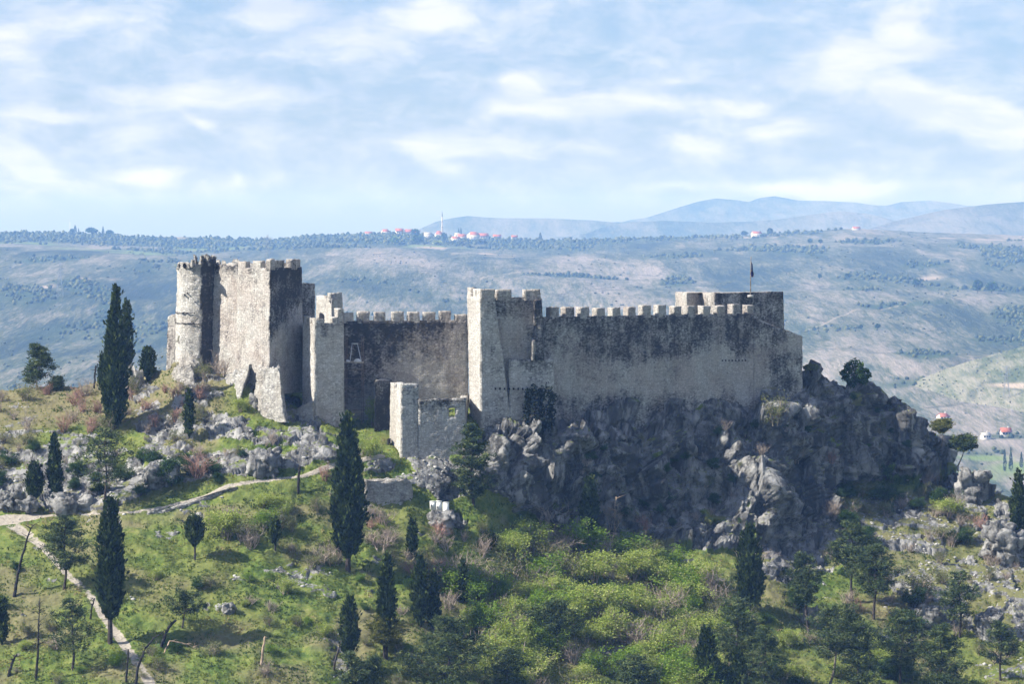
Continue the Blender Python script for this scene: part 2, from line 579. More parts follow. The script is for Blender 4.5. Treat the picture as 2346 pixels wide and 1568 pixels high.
def hillside_mat(name, grass, stone, scrub, fieldy=False):
    m, t = new_mat(name)
    a = t.noise(t.vscale(t.pos, (1, .22, 1)), .006, 6, .6)
    b = t.noise(t.vscale(t.pos, (1, .10, 1)), .026, 6, .72)
    d = t.noise(t.vscale(t.pos, (1, .09, 1)), .13, 5, .75)
    f = t.m('ADD', t.m('MULTIPLY', a, .36), t.m('ADD', t.m('MULTIPLY', b, .34), t.m('MULTIPLY', d, .30)))
    sp_ = t.noise(t.vscale(t.pos, (1, .10, 1)), .34, 4, .8)
    f = t.m('ADD', f, t.m('MULTIPLY', t.m('SUBTRACT', sp_, .5), .30))
    heath_shade = t.noise(t.vscale(t.pos, (1, .28, 1)), .0016, 4, .55)  # broad dark heath patches that also paint in cloud shadows
    f = t.m('ADD', f, t.m('MULTIPLY', t.m('SUBTRACT', heath_shade, .52), .42))
    c = t.ramp(f, [(.40, scrub), (.47, grass), (.53, tuple(.5 * (u + v) for u, v in zip(grass, stone))), (.61, stone)])
    tv = t.voro(t.vscale(wv_ := t.n('ShaderNodeVectorMath', operation='ADD').outputs[0], (1, .30, 1)), .0065, 'DISTANCE_TO_EDGE', 1)
    t.put(wv_.node.inputs[0], t.pos)
    wn_ = t.n('ShaderNodeTexNoise')
    t.put(wn_.inputs['Vector'], t.pos)
    wn_.inputs['Scale'].default_value = .01
    ws_ = t.n('ShaderNodeVectorMath', operation='SCALE')
    t.put(ws_.inputs[0], wn_.outputs['Color'])
    ws_.inputs['Scale'].default_value = 90
    t.put(wv_.node.inputs[1], ws_.outputs[0])
    wl_ = t.m('MULTIPLY', t.step(tv.outputs['Distance'], .006, .022, 1, 0), t.step(b, .42, .56, 0, .6))
    c = t.mix(wl_, c, (.028, .038, .022))
    c = t.mix(t.attr('wood'), c, t.mix(d, (.018, .035, .015), (.06, .09, .03)))
    c = t.mix(t.attr('field'), c, t.mix(b, (.10, .17, .04), (.17, .22, .07)))
    c = t.mix(t.attr('bare'), c, t.mix(d, (.27, .215, .17), (.40, .34, .29)))
    t.put(t.b.inputs['Base Color'], c)
    bump(t, t.m('ADD', d, b), .8, 3.0)
    return m


M['hillside'] = hillside_mat('far_hillside', (.072, .086, .045), (.275, .24, .222), (.020, .032, .019))
M['knoll'] = hillside_mat('pale_hill', (.11, .122, .068), (.275, .25, .22), (.045, .058, .032))
M['mountain'] = hillside_mat('far_mountain', (.085, .095, .07), (.19, .185, .175), (.035, .05, .04))

# ------------------------------------------------------------------ the castle hill
HCOLS = [
    (-200, [(1720, 316), (1568, 330), (1400, 346), (1300, 355), (1190, 368), (1100, 378), (1000, 390), (940, 399), (893, 410)]),
    (120, [(1720, 316), (1568, 330), (1400, 346), (1300, 355), (1190, 368), (1100, 378), (1000, 389), (940, 398), (880, 410)]),
    (280, [(1720, 316), (1568, 330), (1400, 346), (1300, 355), (1180, 366), (1100, 376), (1000, 387), (950, 392), (900, 402), (865, 411)]),
    (430, [(1720, 317), (1568, 331), (1400, 347), (1300, 356), (1160, 368), (1050, 379), (990, 385), (930, 390), (880, 394), (845, 400)]),
    (560, [(1720, 318), (1568, 332), (1400, 348), (1300, 357), (1130, 370), (1050, 377), (1000, 382), (950, 386.5), (930, 389), (890, 392), (860, 399)]),
    (720, [(1720, 321), (1568, 335), (1400, 350), (1300, 360), (1160, 370), (1095, 374), (1030, 378), (1000, 382), (970, 388), (955, 393), (930, 400), (900, 408)]),
    (830, [(1720, 324), (1568, 338), (1400, 353), (1300, 363), (1160, 373), (1090, 377), (1040, 380), (1000, 388), (960, 400), (900, 410)]),
    (920, [(1720, 326), (1568, 340), (1400, 355), (1300, 365), (1160, 376), (1100, 379), (1060, 382), (1045, 384), (1000, 391), (960, 399), (900, 410)]),
    (1070, [(1720, 330), (1568, 345), (1400, 361), (1300, 371), (1180, 379), (1150, 380), (1100, 382.2), (1045, 384.5), (1000, 388), (965, 392), (930, 404)]),
    (1270, [(1720, 336), (1568, 351), (1400, 369), (1300, 380), (1240, 387), (1220, 388), (1100, 390.7), (990, 393.3), (975, 400), (900, 412)]),
    (1600, [(1720, 342), (1568, 357), (1400, 377), (1300, 390), (1260, 395.5), (1235, 398), (1100, 403), (1000, 407), (970, 409), (925, 412), (880, 424)]),
    (1750, [(1720, 346), (1568, 361), (1400, 381), (1300, 394), (1255, 400), (1130, 405), (1050, 409), (970, 414), (905, 418), (860, 428)]),
    (1838, [(1720, 349), (1568, 364), (1400, 385), (1300, 399), (1250, 406), (1150, 411), (1050, 414.5), (950, 418), (897, 421), (850, 428)]),
    (1930, [(1720, 350), (1568, 366), (1400, 387), (1250, 408), (1160, 417.5), (1115, 421), (1080, 421.5), (1000, 424), (900, 428), (870, 431)]),
    (2050, [(1720, 351), (1568, 368), (1400, 390), (1250, 410), (1150, 422), (1105, 427.5), (1050, 430), (1000, 432), (945, 437)]),
    (2150, [(1720, 352), (1568, 370), (1400, 391), (1250, 412), (1150, 424), (1105, 430), (1040, 436)]),
    (2270, [(1720, 353), (1568, 371), (1400, 392), (1250, 413), (1150, 425), (1098, 432)]),
    (2600, [(1720, 354), (1568, 372), (1400, 393), (1250, 414), (1175, 424)]),
]
CREST = [(-250, 898), (0, 893), (100, 886), (200, 881), (250, 870), (280, 856), (330, 850), (380, 846), (400, 832), (440, 834), (470, 860), (560, 868), (700, 905), (800, 905),
         (1000, 905), (1250, 905), (1500, 885), (1700, 862), (1838, 858), (1846, 842), (1875, 840), (1890, 858), (1925, 880), (1985, 882), (2010, 902), (2050, 942),
         (2078, 968), (2100, 975), (2125, 1002), (2140, 1036), (2158, 1034), (2172, 1062), (2195, 1085), (2262, 1112), (2296, 1140), (2320, 1147), (2346, 1152), (2600, 1175)]
_cx = np.array([c[0] for c in HCOLS], float)


def hill_Y(px, py):
    px = np.asarray(px, float)
    py = np.asarray(py, float)
    tab = np.stack([np.interp(py, [a[0] for a in c[1]][::-1], [a[1] for a in c[1]][::-1]) for c in HCOLS])
    i = np.clip(np.searchsorted(_cx, px) - 1, 0, len(_cx) - 2)
    t = np.clip((px - _cx[i]) / (_cx[i + 1] - _cx[i]), 0, 1)
    t = t * t * (3 - 2 * t)
    sh = np.arange(px.size)
    a = tab.reshape(len(HCOLS), -1)
    return (a[i.ravel(), sh] * (1 - t.ravel()) + a[i.ravel() + 1, sh] * t.ravel()).reshape(px.shape)


NXH, NYH, NBK = 880, 300, 14
pxv = np.linspace(-190, 2540, NXH)
tv = np.linspace(0, 1, NYH)
crv = np.interp(pxv, [c[0] for c in CREST], [c[1] for c in CREST])
PX = np.broadcast_to(pxv, (NYH, NXH)).copy()
PY = 1720 + (crv[None] - 1720) * tv[:, None]
YY = hill_Y(PX, PY)
YB = YY.copy()
# noses of rock standing out of the cliff: column, row, half width, half height, metres
for bx, by, rx, ry, am in ((1722, 1080, 56, 85, 4.2), (1745, 1195, 75, 50, 3.0), (1606, 1215, 34, 40, 3.4), (1258, 1088, 26, 46, 3.4), (1145, 1038, 30, 38, 3.0), (2085, 985, 40, 30, 3.0),
                           (1850, 1070, 40, 90, -3.0), (1640, 1120, 60, 70, -2.0), (1950, 1120, 90, 36, -4.0), (1400, 1080, 70, 90, 1.8), (1500, 1010, 50, 40, 1.6), (1330, 1170, 40, 50, -2), (1188, 1085, 24, 34, 3.0), (1222, 1018, 26, 26, 2.8), (1300, 1030, 20, 30, 1.6), (1440, 985, 40, 22, 1.6), (1985, 908, 36, 24, 3.2), (2050, 975, 30, 26, 2.8), (2118, 1030, 26, 24, 3.0), (1880, 1010, 34, 40, 2.4), (1780, 1150, 30, 40, 2.5), (1690, 1010, 26, 26, 2.5)):
    YY -= am * np.exp(-((PX - bx) / rx) ** 2 - ((PY - by) / ry) ** 2)
XX, ZZ = X(PX, YY), Z(PY, YY)
# the far side of the hill, falling to the valley
bk = [(2, -.4), (5, -1.6), (9, -4), (15, -8), (24, -14), (36, -22), (52, -32), (75, -45), (105, -62), (140, -82), (190, -104), (260, -125), (340, -140), (420, -150)]
for dy, dz in bk:
    XX = np.vstack([XX, XX[NYH - 1:NYH] * (1 + dy / 900)])
    ZZ = np.vstack([ZZ, np.maximum(ZZ[NYH - 1:NYH] + dz, -168)])
    YY = np.vstack([YY, YY[NYH - 1:NYH] + dy])
    PX = np.vstack([PX, pxv[None]])
    PY = np.vstack([PY, crv[None] - .001])
P0 = np.stack([XX, YY, ZZ], -1)
PN = P0.copy()
PN[:NYH] = np.stack([X(PX[:NYH], YB), YB, Z(PY[:NYH], YB)], -1)
gx = np.gradient(PN, axis=1)
gy = np.gradient(PN, axis=0)
NRM = np.cross(gx, gy)
NRM /= np.linalg.norm(NRM, axis=-1, keepdims=True) + 1e-9
pts = P0.reshape(-1, 3)
fx, fy = PX.ravel(), PY.ravel()
wx = fx + 22 * fbm(pts * [.25, .25, .25], 3, 5)
wy = fy + 13 * fbm(pts * [.25, .25, .25], 3, 9)
CLIFF = [(1100, 985), (1290, 975), (1600, 920), (1838, 890), (1842, 835), (1890, 850), (1990, 870), (2080, 955), (2150, 1020), (2200, 1075), (2280, 1085), (2280, 1150), (2180, 1120),
         (2060, 1105), (1900, 1120), (1890, 1255), (1740, 1268), (1590, 1262), (1450, 1232), (1300, 1225), (1180, 1165), (1100, 1110)]
BELT = [(-220, 985), (100, 990), (250, 1000), (330, 962), (520, 945), (720, 955), (800, 975), (900, 1040), (900, 1080), (770, 1096), (640, 1075), (560, 1090), (430, 1105), (300, 1150), (220, 1176), (-220, 1185)]
RIGHT = [(1880, 1180), (2000, 1140), (2150, 1110), (2350, 1130), (2600, 1190), (2600, 1500), (2280, 1470), (2080, 1400), (1990, 1290), (1760, 1335), (1735, 1270), (1890, 1250)]
FOOT = [(925, 1040), (1110, 1000), (1130, 1110), (1010, 1155), (955, 1105)]
LEDGE = [(1735, 1262), (1900, 1245), (1990, 1240), (1960, 1300), (1800, 1345), (1740, 1310)]
STONES = [(940, 1165), (1060, 1165), (1075, 1215), (960, 1225)]
STEP = [(640, 1060), (790, 1035), (840, 1075), (740, 1130), (690, 1100)]
MOUND = [(350, 880), (450, 850), (570, 880), (720, 930), (770, 965), (520, 960), (330, 970), (290, 900)]
EDGE = [(2230, 1185), (2350, 1190), (2360, 1300), (2290, 1290)]
n1 = fbm(pts * [.16, .16, .3], 4, 21)
n2 = fbm(pts * .42, 3, 33)
rock = np.zeros(len(pts))
for poly, s, th in ((CLIFF, 1.0, -.55), (BELT, 1.0, -.29), (RIGHT, .9, -.24), (FOOT, 1, -.4), (LEDGE, 1, -.3), (STONES, .9, -.1), (STEP, .9, -.02), (EDGE, 1, -.3), (MOUND, .9, -.18)):
    ins = inpoly(wx, wy, poly)
    rock = np.maximum(rock, np.where(ins, s * sstep(th - .08, th + .14, n1 + .45 * n2), 0))
rock_big = rock.copy()
rock = np.maximum(rock, .8 * sstep(.40, .52, n1 + .55 * n2) * (fy < 1560))
top_edge = inpoly(fx, fy, CLIFF) & (n2 > .12) & (n1 > .05)
def ell0(px, py, cx, cy, rx, ry):
    return np.clip(2.2 * (1 - np.hypot((px - cx) / rx, (py - cy) / ry)), 0, 1)


PATHS = [[(-150, 1205), (30, 1192), (90, 1184), (180, 1180), (250, 1176), (320, 1172), (400, 1158), (470, 1138), (520, 1114), (600, 1103), (690, 1092), (740, 1074), (800, 1058), (870, 1046)]]
TRAIL = [(25, 1205), (95, 1252), (150, 1312), (200, 1358), (255, 1440), (300, 1502), (345, 1568), (395, 1660)]
dp = segdist(fx, fy, PATHS[0], 2.4)
wid = np.interp(fx, [-150, 30, 100, 250, 330, 420, 690, 740, 870], [34, 27, 9, 5, 5, 8, 7, 13, 13])
path = 1 - sstep(wid * .75, wid * 1.25, dp)
dt = segdist(fx, fy, TRAIL, 1.2)
tw = np.interp(fy, [1200, 1260, 1330, 1450, 1600], [20, 11, 12, 15, 18])
path = np.maximum(path, (.64 + .28 * n2) * (1 - sstep(tw * .4, tw * 1.3, dt)))
rock *= 1 - path
rock *= sstep(wid * 1.1, wid * 2.4, dp) * .85 + .15 * (dp > wid * 1.3)
rock *= 1 - ell0(fx, fy, 1005, 1166, 34, 16)
dry = sstep(.05, .45, fbm(pts * [.12, .12, .2], 3, 71)) * .7
dry = np.maximum(dry, .8 * sstep(995, 960, wy + 14 * n2) * sstep(560, 470, wx + 40 * n2))
dry = np.maximum(dry, .5 * inpoly(wx, wy, RIGHT))
cl = inpoly(wx, wy, CLIFF).astype(float)
lichen_shade = np.clip((cl * .8 + .2) * (.75 + .9 * fbm(pts * .12, 3, 131)), 0, 1)  # heavier on the cliff: real growth plus shade put into the rock colour
# blocks, ledges and fissures of the limestone
f1, f2 = worley(pts * [.30, .30, .20] + .35 * n1[:, None], 3)
g1, g2 = worley(pts * [.78, .78, .60] + .3 * n2[:, None], 8)
h1, h2 = worley(pts * [2.0, 2.0, 1.5], 15)
k1, j1 = facets(pts * [.12, .12, .105] + .06 * n1[:, None], 5, .95)
k2, j2 = facets(pts * [.33, .33, .28] + .04 * n2[:, None], 9, 1.05)
k3, j3 = facets(pts * [1.1, 1.1, .95], 13, .9)
k4, j4 = facets(pts * [2.6, 2.6, 2.3], 17, .8)
hgt = (2.2 + .4 * cl) * k1 + (1.0 + .3 * cl) * k2 + (.40 - .20 * cl) * k3 + (.17 - .13 * cl) * k4
hgt -= .5 * sstep(.05, 0, j1) + .34 * sstep(.07, 0, j2) + .16 * sstep(.09, 0, j3)
# bedding planes dip to the right: ledges and undercuts
bed = (pts[:, 2] * .40 + pts[:, 0] * .09 + .9 * n1 + .25 * n2)
sawt = bed - np.floor(bed)
hgt += (.55 + .5 * n1) * (.5 - sawt)
bed2 = bed * 3.1 + 1.7 * n2
hgt += .22 * (.5 - (bed2 - np.floor(bed2)))
hgt += (.22 - .14 * cl) * fbm(pts * [.6, .6, .5], 4, 40) + .5
col = fbm(pts * [.42, .42, .06], 3, 61)
hgt = np.clip(hgt, -2.2, .95 + 1.5 * cl) * (.4 + .6 * (rock_big > .2))
disp = sstep(.25, .75, rock) * (hgt * (.62 + .62 * cl))
disp *= 1 - .65 * ((fx > 1270) & (fx < 1846)) * sstep(955, 925, fy)
disp += (1 - rock) * (.55 * fbm(pts * [.28, .28, .28], 3, 81) + .28 * fbm(pts * .9, 3, 85)) * (1 - path)
fade = np.ones(len(pts))
fade[NYH * NXH:] = .5
PT = pts + NRM.reshape(-1, 3) * (disp * fade)[:, None]
# hidden mounds that stand on the hill
idx = np.arange((NYH + NBK) * NXH).reshape(NYH + NBK, NXH)
quads = np.stack([idx[:-1, :-1], idx[:-1, 1:], idx[1:, 1:], idx[1:, :-1]], -1).reshape(-1, 4)
qp = path[quads].mean(1)
qr = rock[quads].mean(1)


def submesh(name, sel):
    q = quads[sel]
    u, inv = np.unique(q, return_inverse=True)
    o = mesh_np(name, PT[u], [inv.reshape(q.shape)], M['ground'], None,
                {'rock': rock[u], 'path': path[u], 'dry': dry[u], 'lichen_shade': lichen_shade[u]}, name != 'cliff')
    o['kind'] = 'structure'
    return o


is_path = qp > .42
is_cliff = (~is_path) & (cl[quads].mean(1) > .5)
submesh('hill_ground', ~is_path & ~is_cliff)
submesh('cliff', is_cliff)
submesh('footpath', is_path)
bvh = BVHTree.FromPolygons([tuple(v) for v in PT], [tuple(q) for q in quads])


def ground(px, py):
    """the point of the hill seen at this place of the picture"""
    d = Vector(((px - CX) * K, 1.0, (CH - py) * K)).normalized()
    h = bvh.ray_cast(Vector((0, 0, 0)), d)
    if h[0] is None:
        Y = float(hill_Y(np.array([px]), np.array([max(py, np.interp(px, [c[0] for c in CREST], [c[1] for c in CREST]))]))[0])
        return Vector((X(px, Y), Y, Z(py, Y)))
    return h[0]


def drop(x, y, z=60):
    h = bvh.ray_cast(Vector((x, y, z)), Vector((0, 0, -1)))
    return h[0].z if h[0] is not None else -60.0


# ------------------------------------------------------------------ valley floor, far hillside, mountains
gxs = np.array([-2900, -1200, -700, -450, -300, -200, -120, -60, 0, 60, 120, 200, 300, 450, 700, 1200, 2900.])
gys = np.array([-55, -20, 0, 20, 60, 120, 180, 240, 300, 400, 600, 900, 1300, 2000, 4000, 12500.])
gz = np.interp(gys, [-55, 0, 20, 120, 240, 320], [-3, -4, -9, -60, -130, -172])
V = [(x, y, z) for y, z in zip(gys, gz) for x in gxs]
ix = np.arange(len(V)).reshape(len(gys), len(gxs))
q = np.stack([ix[:-1, :-1], ix[:-1, 1:], ix[1:, 1:], ix[1:, :-1]], -1).reshape(-1, 4)
mesh_np('valley_ground', V, [q], M['hillside'], None, {'wood': [0] * len(V), 'field': [.6] * len(V), 'bare': [0] * len(V)}, True)['kind'] = 'structure'

RCREST = [(-400, 528), (0, 530), (100, 534), (170, 534), (260, 539), (340, 543), (480, 545), (560, 549), (640, 548), (720, 540), (820, 536), (900, 535), (1000, 541), (1100, 546),
          (1250, 549), (1400, 548), (1550, 544), (1700, 542), (1780, 535), (1950, 525), (2100, 531), (2346, 538), (2800, 545)]


def side_Y(px, py):
    cr = np.interp(px, [c[0] for c in RCREST], [c[1] for c in RCREST])
    y = np.interp(py - cr, [0, 12, 60, 150, 300, 450, 700, 900], [4300, 4050, 3300, 2650, 2080, 1720, 1330, 1150])
    return y * 1.25


def relief(name, px0, px1, nx, crest, bottom, yfun, mat, amp, wl, back, fields=None, nrows=150):
    pv = np.linspace(px0, px1, nx)
    tv_ = np.linspace(0, 1, nrows) ** .8
    cr = np.interp(pv, [c[0] for c in crest], [c[1] for c in crest])
    px = np.broadcast_to(pv, (nrows, nx)).copy()
    py = bottom + (cr[None] - bottom) * tv_[:, None]
    Y = yfun(px, py)
    x, z = X(px, Y), Z(py, Y)
    p = np.stack([x, Y, z], -1).reshape(-1, 3)
    r = fbm(p * [1 / wl, .6 / wl, 0], 5, 91, .55)
    rid = 1 - np.abs(fbm(p * [.8 / wl, .35 / wl, 0] + 5, 4, 95))
    edge = np.minimum(1, (1 - np.broadcast_to(tv_[:, None], (nrows, nx))) * 8).ravel()
    p[:, 2] += amp * (r + 1.2 * (rid - .8)) * (.15 + .85 * edge)
    at = fields(px.ravel(), py.ravel(), p) if fields else {}
    n = len(p)
    rows = [p.reshape(nrows, nx, 3)]
    for dy, dz in back:
        l = rows[0][-1].copy()
        l[:, 1] += dy
        l[:, 0] *= 1 + dy / l[:, 1]
        l[:, 2] = np.maximum(l[:, 2] + dz, -169)
        rows.append(l[None])
    g = np.concatenate(rows).reshape(-1, 3)
    i = np.arange(len(g)).reshape(nrows + len(back), nx)
    qd = np.stack([i[:-1, :-1], i[:-1, 1:], i[1:, 1:], i[1:, :-1]], -1).reshape(-1, 4)
    A = {k: np.concatenate([at[k], np.zeros(len(g) - n)]) if k in at else np.zeros(len(g)) for k in ('wood', 'field', 'bare')}
    o = mesh_np(name, g, [qd], mat, None, A, True)
    o['kind'] = 'structure'
    return g, qd, A


def ell(px, py, cx, cy, rx, ry):
    return np.clip(1.6 * (1 - np.hypot((px - cx) / rx, (py - cy) / ry)), 0, 1)


WOODS = [(2055, 880, 70, 16), (2140, 830, 90, 14), (2290, 775, 90, 16), (820, 548, 420, 17), (560, 556, 330, 10), (350, 553, 260, 12), (1250, 553, 260, 10), (80, 545, 260, 14), (700, 572, 200, 6), (430, 574, 200, 5),
         (60, 678, 90, 22), (170, 655, 60, 14), (120, 610, 130, 8), (205, 668, 60, 22), (250, 700, 40, 40), (300, 760, 26, 70), (2290, 592, 90, 22), (2130, 600, 80, 9), (2330, 735, 60, 60),
         (2060, 690, 150, 9), (1980, 655, 70, 8), (1560, 650, 50, 22), (2250, 650, 60, 10), (1760, 575, 200, 7), (2000, 560, 120, 6), (1300, 640, 200, 6), (2240, 1040, 90, 22), (2150, 1010, 90, 16), (2300, 1005, 80, 10)]
FIELDS = [(480, 565, 120, 5), (270, 580, 160, 5), (2330, 1090, 90, 26), (2250, 1060, 80, 12), (2200, 1115, 110, 20), (1010, 566, 100, 4), (60, 560, 90, 5)]
BARES = [(100, 665, 50, 9), (1190, 633, 30, 5), (1010, 569, 60, 3), (2110, 620, 60, 8), (1120, 580, 120, 4), (2140, 1068, 60, 5), (1720, 546, 160, 5), (2250, 547, 260, 5), (230, 648, 70, 4)]


def side_fields(px, py, p):
    nz = fbm(p * [.012, .006, 0], 4, 7)
    qx, qy = px + 40 * nz, py + 9 * nz
    wd = sum(ell(qx, qy, *e) for e in WOODS)
    fd = sum(ell(qx, qy, *e) for e in FIELDS)
    br = sum(ell(qx, qy, *e) for e in BARES) * sstep(-.1, .3, fbm(p * [.03, .02, 0], 3, 19))
    road = 1 - sstep(.6, 2.2, np.minimum(segdist(px, py, [(1840, 755), (1880, 742), (1960, 705), (2080, 690)], 2), segdist(px, py, [(1100, 650), (1180, 634), (1220, 628)], 2)))
    wd2 = sstep(.15, .5, fbm(p * [.004, .003, 0], 4, 23)) * .65
    return {'wood': np.clip(np.maximum(wd * (1.1 + nz), wd2), 0, 1), 'field': np.clip(fd, 0, .9), 'bare': np.clip(np.maximum(br, .7 * road), 0, .9)}


BACK = [(60, -3), (200, -14), (500, -45), (900, -100)]
SIDE, SIDEQ, SIDEA = relief('far_hillside', -1500, 3900, 900, RCREST, 1300, side_Y, M['hillside'], 20, 430, BACK, side_fields, 260)
KNOLL = [(1960, 1000), (2010, 955), (2040, 925), (2070, 895), (2110, 868), (2160, 848), (2220, 828), (2290, 808), (2346, 793), (2450, 770), (2700, 745)]
KN, KNQ, _ = relief('near_hill', 1975, 2700, 150, KNOLL, 985, lambda px, py: np.interp(py - np.interp(px, [c[0] for c in KNOLL], [c[1] for c in KNOLL]), [0, 60, 160, 240], [2430, 2350, 2230, 2130]),
                    M['knoll'], 2.6, 190, [(30, -3), (80, -12), (160, -30), (300, -80)],
                    lambda px, py, p: {'wood': .6 * sstep(.2, .5, fbm(p * .02, 4, 3)), 'bare': ell(px, py, 2330, 880, 90, 8), 'field': 0 * px + .06}, 80)
M1 = [(850, 560), (930, 540), (970, 521), (1000, 508), (1035, 500), (1072, 495), (1110, 498), (1150, 500), (1250, 500), (1350, 504), (1400, 509), (1500, 507), (1600, 510)]
relief('far_hill', 840, 1620, 140, M1, 575, lambda px, py: np.interp(py, [490, 575], [9000, 8300]), M['mountain'], 9, 420, BACK, None, 50)
M2 = [(1360, 535), (1400, 517), (1440, 505), (1480, 499), (1520, 486), (1560, 473), (1600, 461), (1640, 454), (1690, 458), (1715, 462), (1740, 453), (1775, 449), (1830, 459), (1900, 461), (1960, 463), (2000, 469), (2030, 470),
      (2065, 461), (2130, 459), (2180, 465), (2215, 471), (2300, 474), (2500, 480)]
relief('mountain', 1350, 2560, 240, M2, 570, lambda px, py: np.interp(py, [445, 570], [11000, 9400]), M['mountain'], 24, 600, BACK, None, 80)
M3 = [(1340, 535), (1390, 516), (1450, 508), (1530, 505), (1620, 509), (1700, 508), (1780, 503), (1860, 492), (1930, 484), (2000, 492), (2080, 515), (2160, 535)]
relief('foothill', 1330, 2180, 150, M3, 575, lambda px, py: np.interp(py, [480, 575], [8600, 8000]), M['mountain'], 14, 380, BACK, None, 50)
M4 = [(1940, 540), (1990, 524), (2050, 506), (2110, 492), (2160, 481), (2210, 474), (2260, 468), (2300, 465), (2346, 462), (2450, 455), (2600, 450)]
relief('ridge', 1930, 2640, 130, M4, 575, lambda px, py: np.interp(py, [445, 575], [7800, 6900]), M['mountain'], 10, 300, BACK, None, 60)
side_bvh = BVHTree.FromPolygons([tuple(v) for v in np.concatenate([SIDE, KN])], [tuple(v) for v in np.concatenate([SIDEQ, KNQ + len(SIDE)])])


def far_ground(px, py):
    d = Vector(((px - CX) * K, 1.0, (CH - py) * K)).normalized()
    for k in range(40):
        h = side_bvh.ray_cast(Vector((0, 0, 0)), Vector((d.x, d.y, d.z - k * .0004)).normalized())
        if h[0] is not None:
            return h[0]
    return Vector((X(px, 4200), 4200, Z(py, 4200)))


# ------------------------------------------------------------------ the air
hz = MB()
hz.box(-2950, 2950, -60, 12550, -173.0, 178)
haze = hz.build('haze', None)
haze['kind'] = 'stuff'
hm = bpy.data.materials.new('haze_air')
hm.use_nodes = True
hn = hm.node_tree
hn.nodes.remove(hn.nodes['Principled BSDF'])
pv_ = hn.nodes.new('ShaderNodeVolumePrincipled')
pv_.inputs['Color'].default_value = (.23, .45, 1.0, 1)
pv_.inputs['Density'].default_value = 1.35e-4
pv_.inputs['Absorption Color'].default_value = (1, 1, 1, 1)   # clear air only scatters, blue most
pv_.inputs['Anisotropy'].default_value = 0.0
hn.links.new(pv_.outputs[0], hn.nodes['Material Output'].inputs['Volume'])
haze.data.materials.append(hm)

# ------------------------------------------------------------------ masonry
def solid(name, base, top, zb, zt, mat, parent, cell=.45, amp=.09, stain_shade=None, erode=.10, jag=0.0, seed=0, lump=0.0):
    """A walled block: base and top are plan polygons (counter-clockwise seen from above), zb and zt their heights
    (numbers or one per corner). The faces are built up from small uneven pieces so that edges wander and stones stand out."""
    n = len(base)
    base = np.asarray(base, float)
    top = np.asarray(top, float)
    zb = np.broadcast_to(np.asarray(zb, float), (n,))
    zt = np.broadcast_to(np.asarray(zt, float), (n,))
    B = np.column_stack([base, zb])
    Tt = np.column_stack([top, zt])
    hmax = (zt - zb).max()
    nv = max(2, int(round(hmax / cell)))
    ring_s, loops = [], []
    for i in range(n):
        L = max(np.linalg.norm(base[(i + 1) % n] - base[i]), np.linalg.norm(top[(i + 1) % n] - top[i]))
        m = max(1, int(round(L / cell)))
        for k in range(m):
            ring_s.append((i, k / m))
    bl = np.array([B[i] * (1 - t) + B[(i + 1) % n] * t for i, t in ring_s])
    tl = np.array([Tt[i] * (1 - t) + Tt[(i + 1) % n] * t for i, t in ring_s])
    R = len(ring_s)
    v = np.linspace(0, 1, nv + 1)
    P = bl[None] * (1 - v[:, None, None]) + tl[None] * v[:, None, None]
    P = P.reshape(-1, 3)
    hf = np.repeat(v, R)
    U = np.tile(np.arange(R) / R, nv + 1)
    i = np.arange((nv + 1) * R).reshape(nv + 1, R)
    q = np.stack([i[:-1], np.roll(i[:-1], -1, 1), np.roll(i[1:], -1, 1), i[1:]], -1).reshape(-1, 4)
    # top: fan to inner ring so the wall head has thickness of its own
    c = tl.mean(0)
    inner = tl * .5 + c * .5
    inner[:, 2] = tl[:, 2] * .5 + c[2] * .5
    P = np.concatenate([P, inner, c[None]])
    hf = np.concatenate([hf, np.ones(R + 1)])
    j = np.arange(R) + (nv + 1) * R
    q2 = np.stack([i[-1], np.roll(i[-1], -1), np.roll(j, -1), j], -1)
    t3 = np.stack([j, np.roll(j, -1), np.full(R, (nv + 2) * R)], -1)
    hz_ = hf > .985
    P0_ = P.copy()
    s = 100 + seed
    for k in range(3):
        P[:, k] += amp * (fbm(P0_ * .9, 2, s + k * 7) * .9 + .75 * vnoise(P0_ * 3.1, s + 40 + k * 5)) * (1.0 if k < 2 else .45)
    if lump:
        a1, a2 = worley(P0_ * .9, s + 70)
        cen = np.array([P0_[:, 0].mean(), P0_[:, 1].mean()])
        out = P0_[:, :2] - cen
        out /= np.linalg.norm(out, axis=1)[:, None] + 1e-6
        P[:, :2] += out * (lump * (np.sqrt(np.clip(a2 - a1, 0, 1)) - .5))[:, None]
        P[:, 2] += hz_ * lump * (np.sqrt(np.clip(a2 - a1, 0, 1)) - .4) * 1.5
    e = np.clip(fbm(P0_ * 1.4, 3, s + 50) + .15, 0, 1)
    P[:, 2] -= hz_ * erode * 2.2 * e
    if jag:
        jv = fbm(np.column_stack([P0_[:, :2] * .8, np.zeros(len(P))]), 3, s + 60)
        P[:, 2] += sstep(.75, 1, hf) * jag * jv * 1.6
    st = np.zeros(len(P)) if stain_shade is None else stain_shade(P0_, hf)
    st = np.broadcast_to(st, (len(P),))
    st = np.where(hf > .999, np.minimum(st, np.where(np.arange(len(P)) >= (nv + 1) * R, .1, st)), st)
    return mesh_np(name, P, [q, q2, t3], mat, parent, {'stain_shade': st})


def quadplan(L, F, R, depth=None, back=None):
    """plan polygon from picture column and distance of left, front and right corners plus back corners"""
    return [(X(a, y), y) for a, y in ([L, F, R] + (back or []))]


def plan(*c):
    return [(X(a, y), y) for a, y in c]


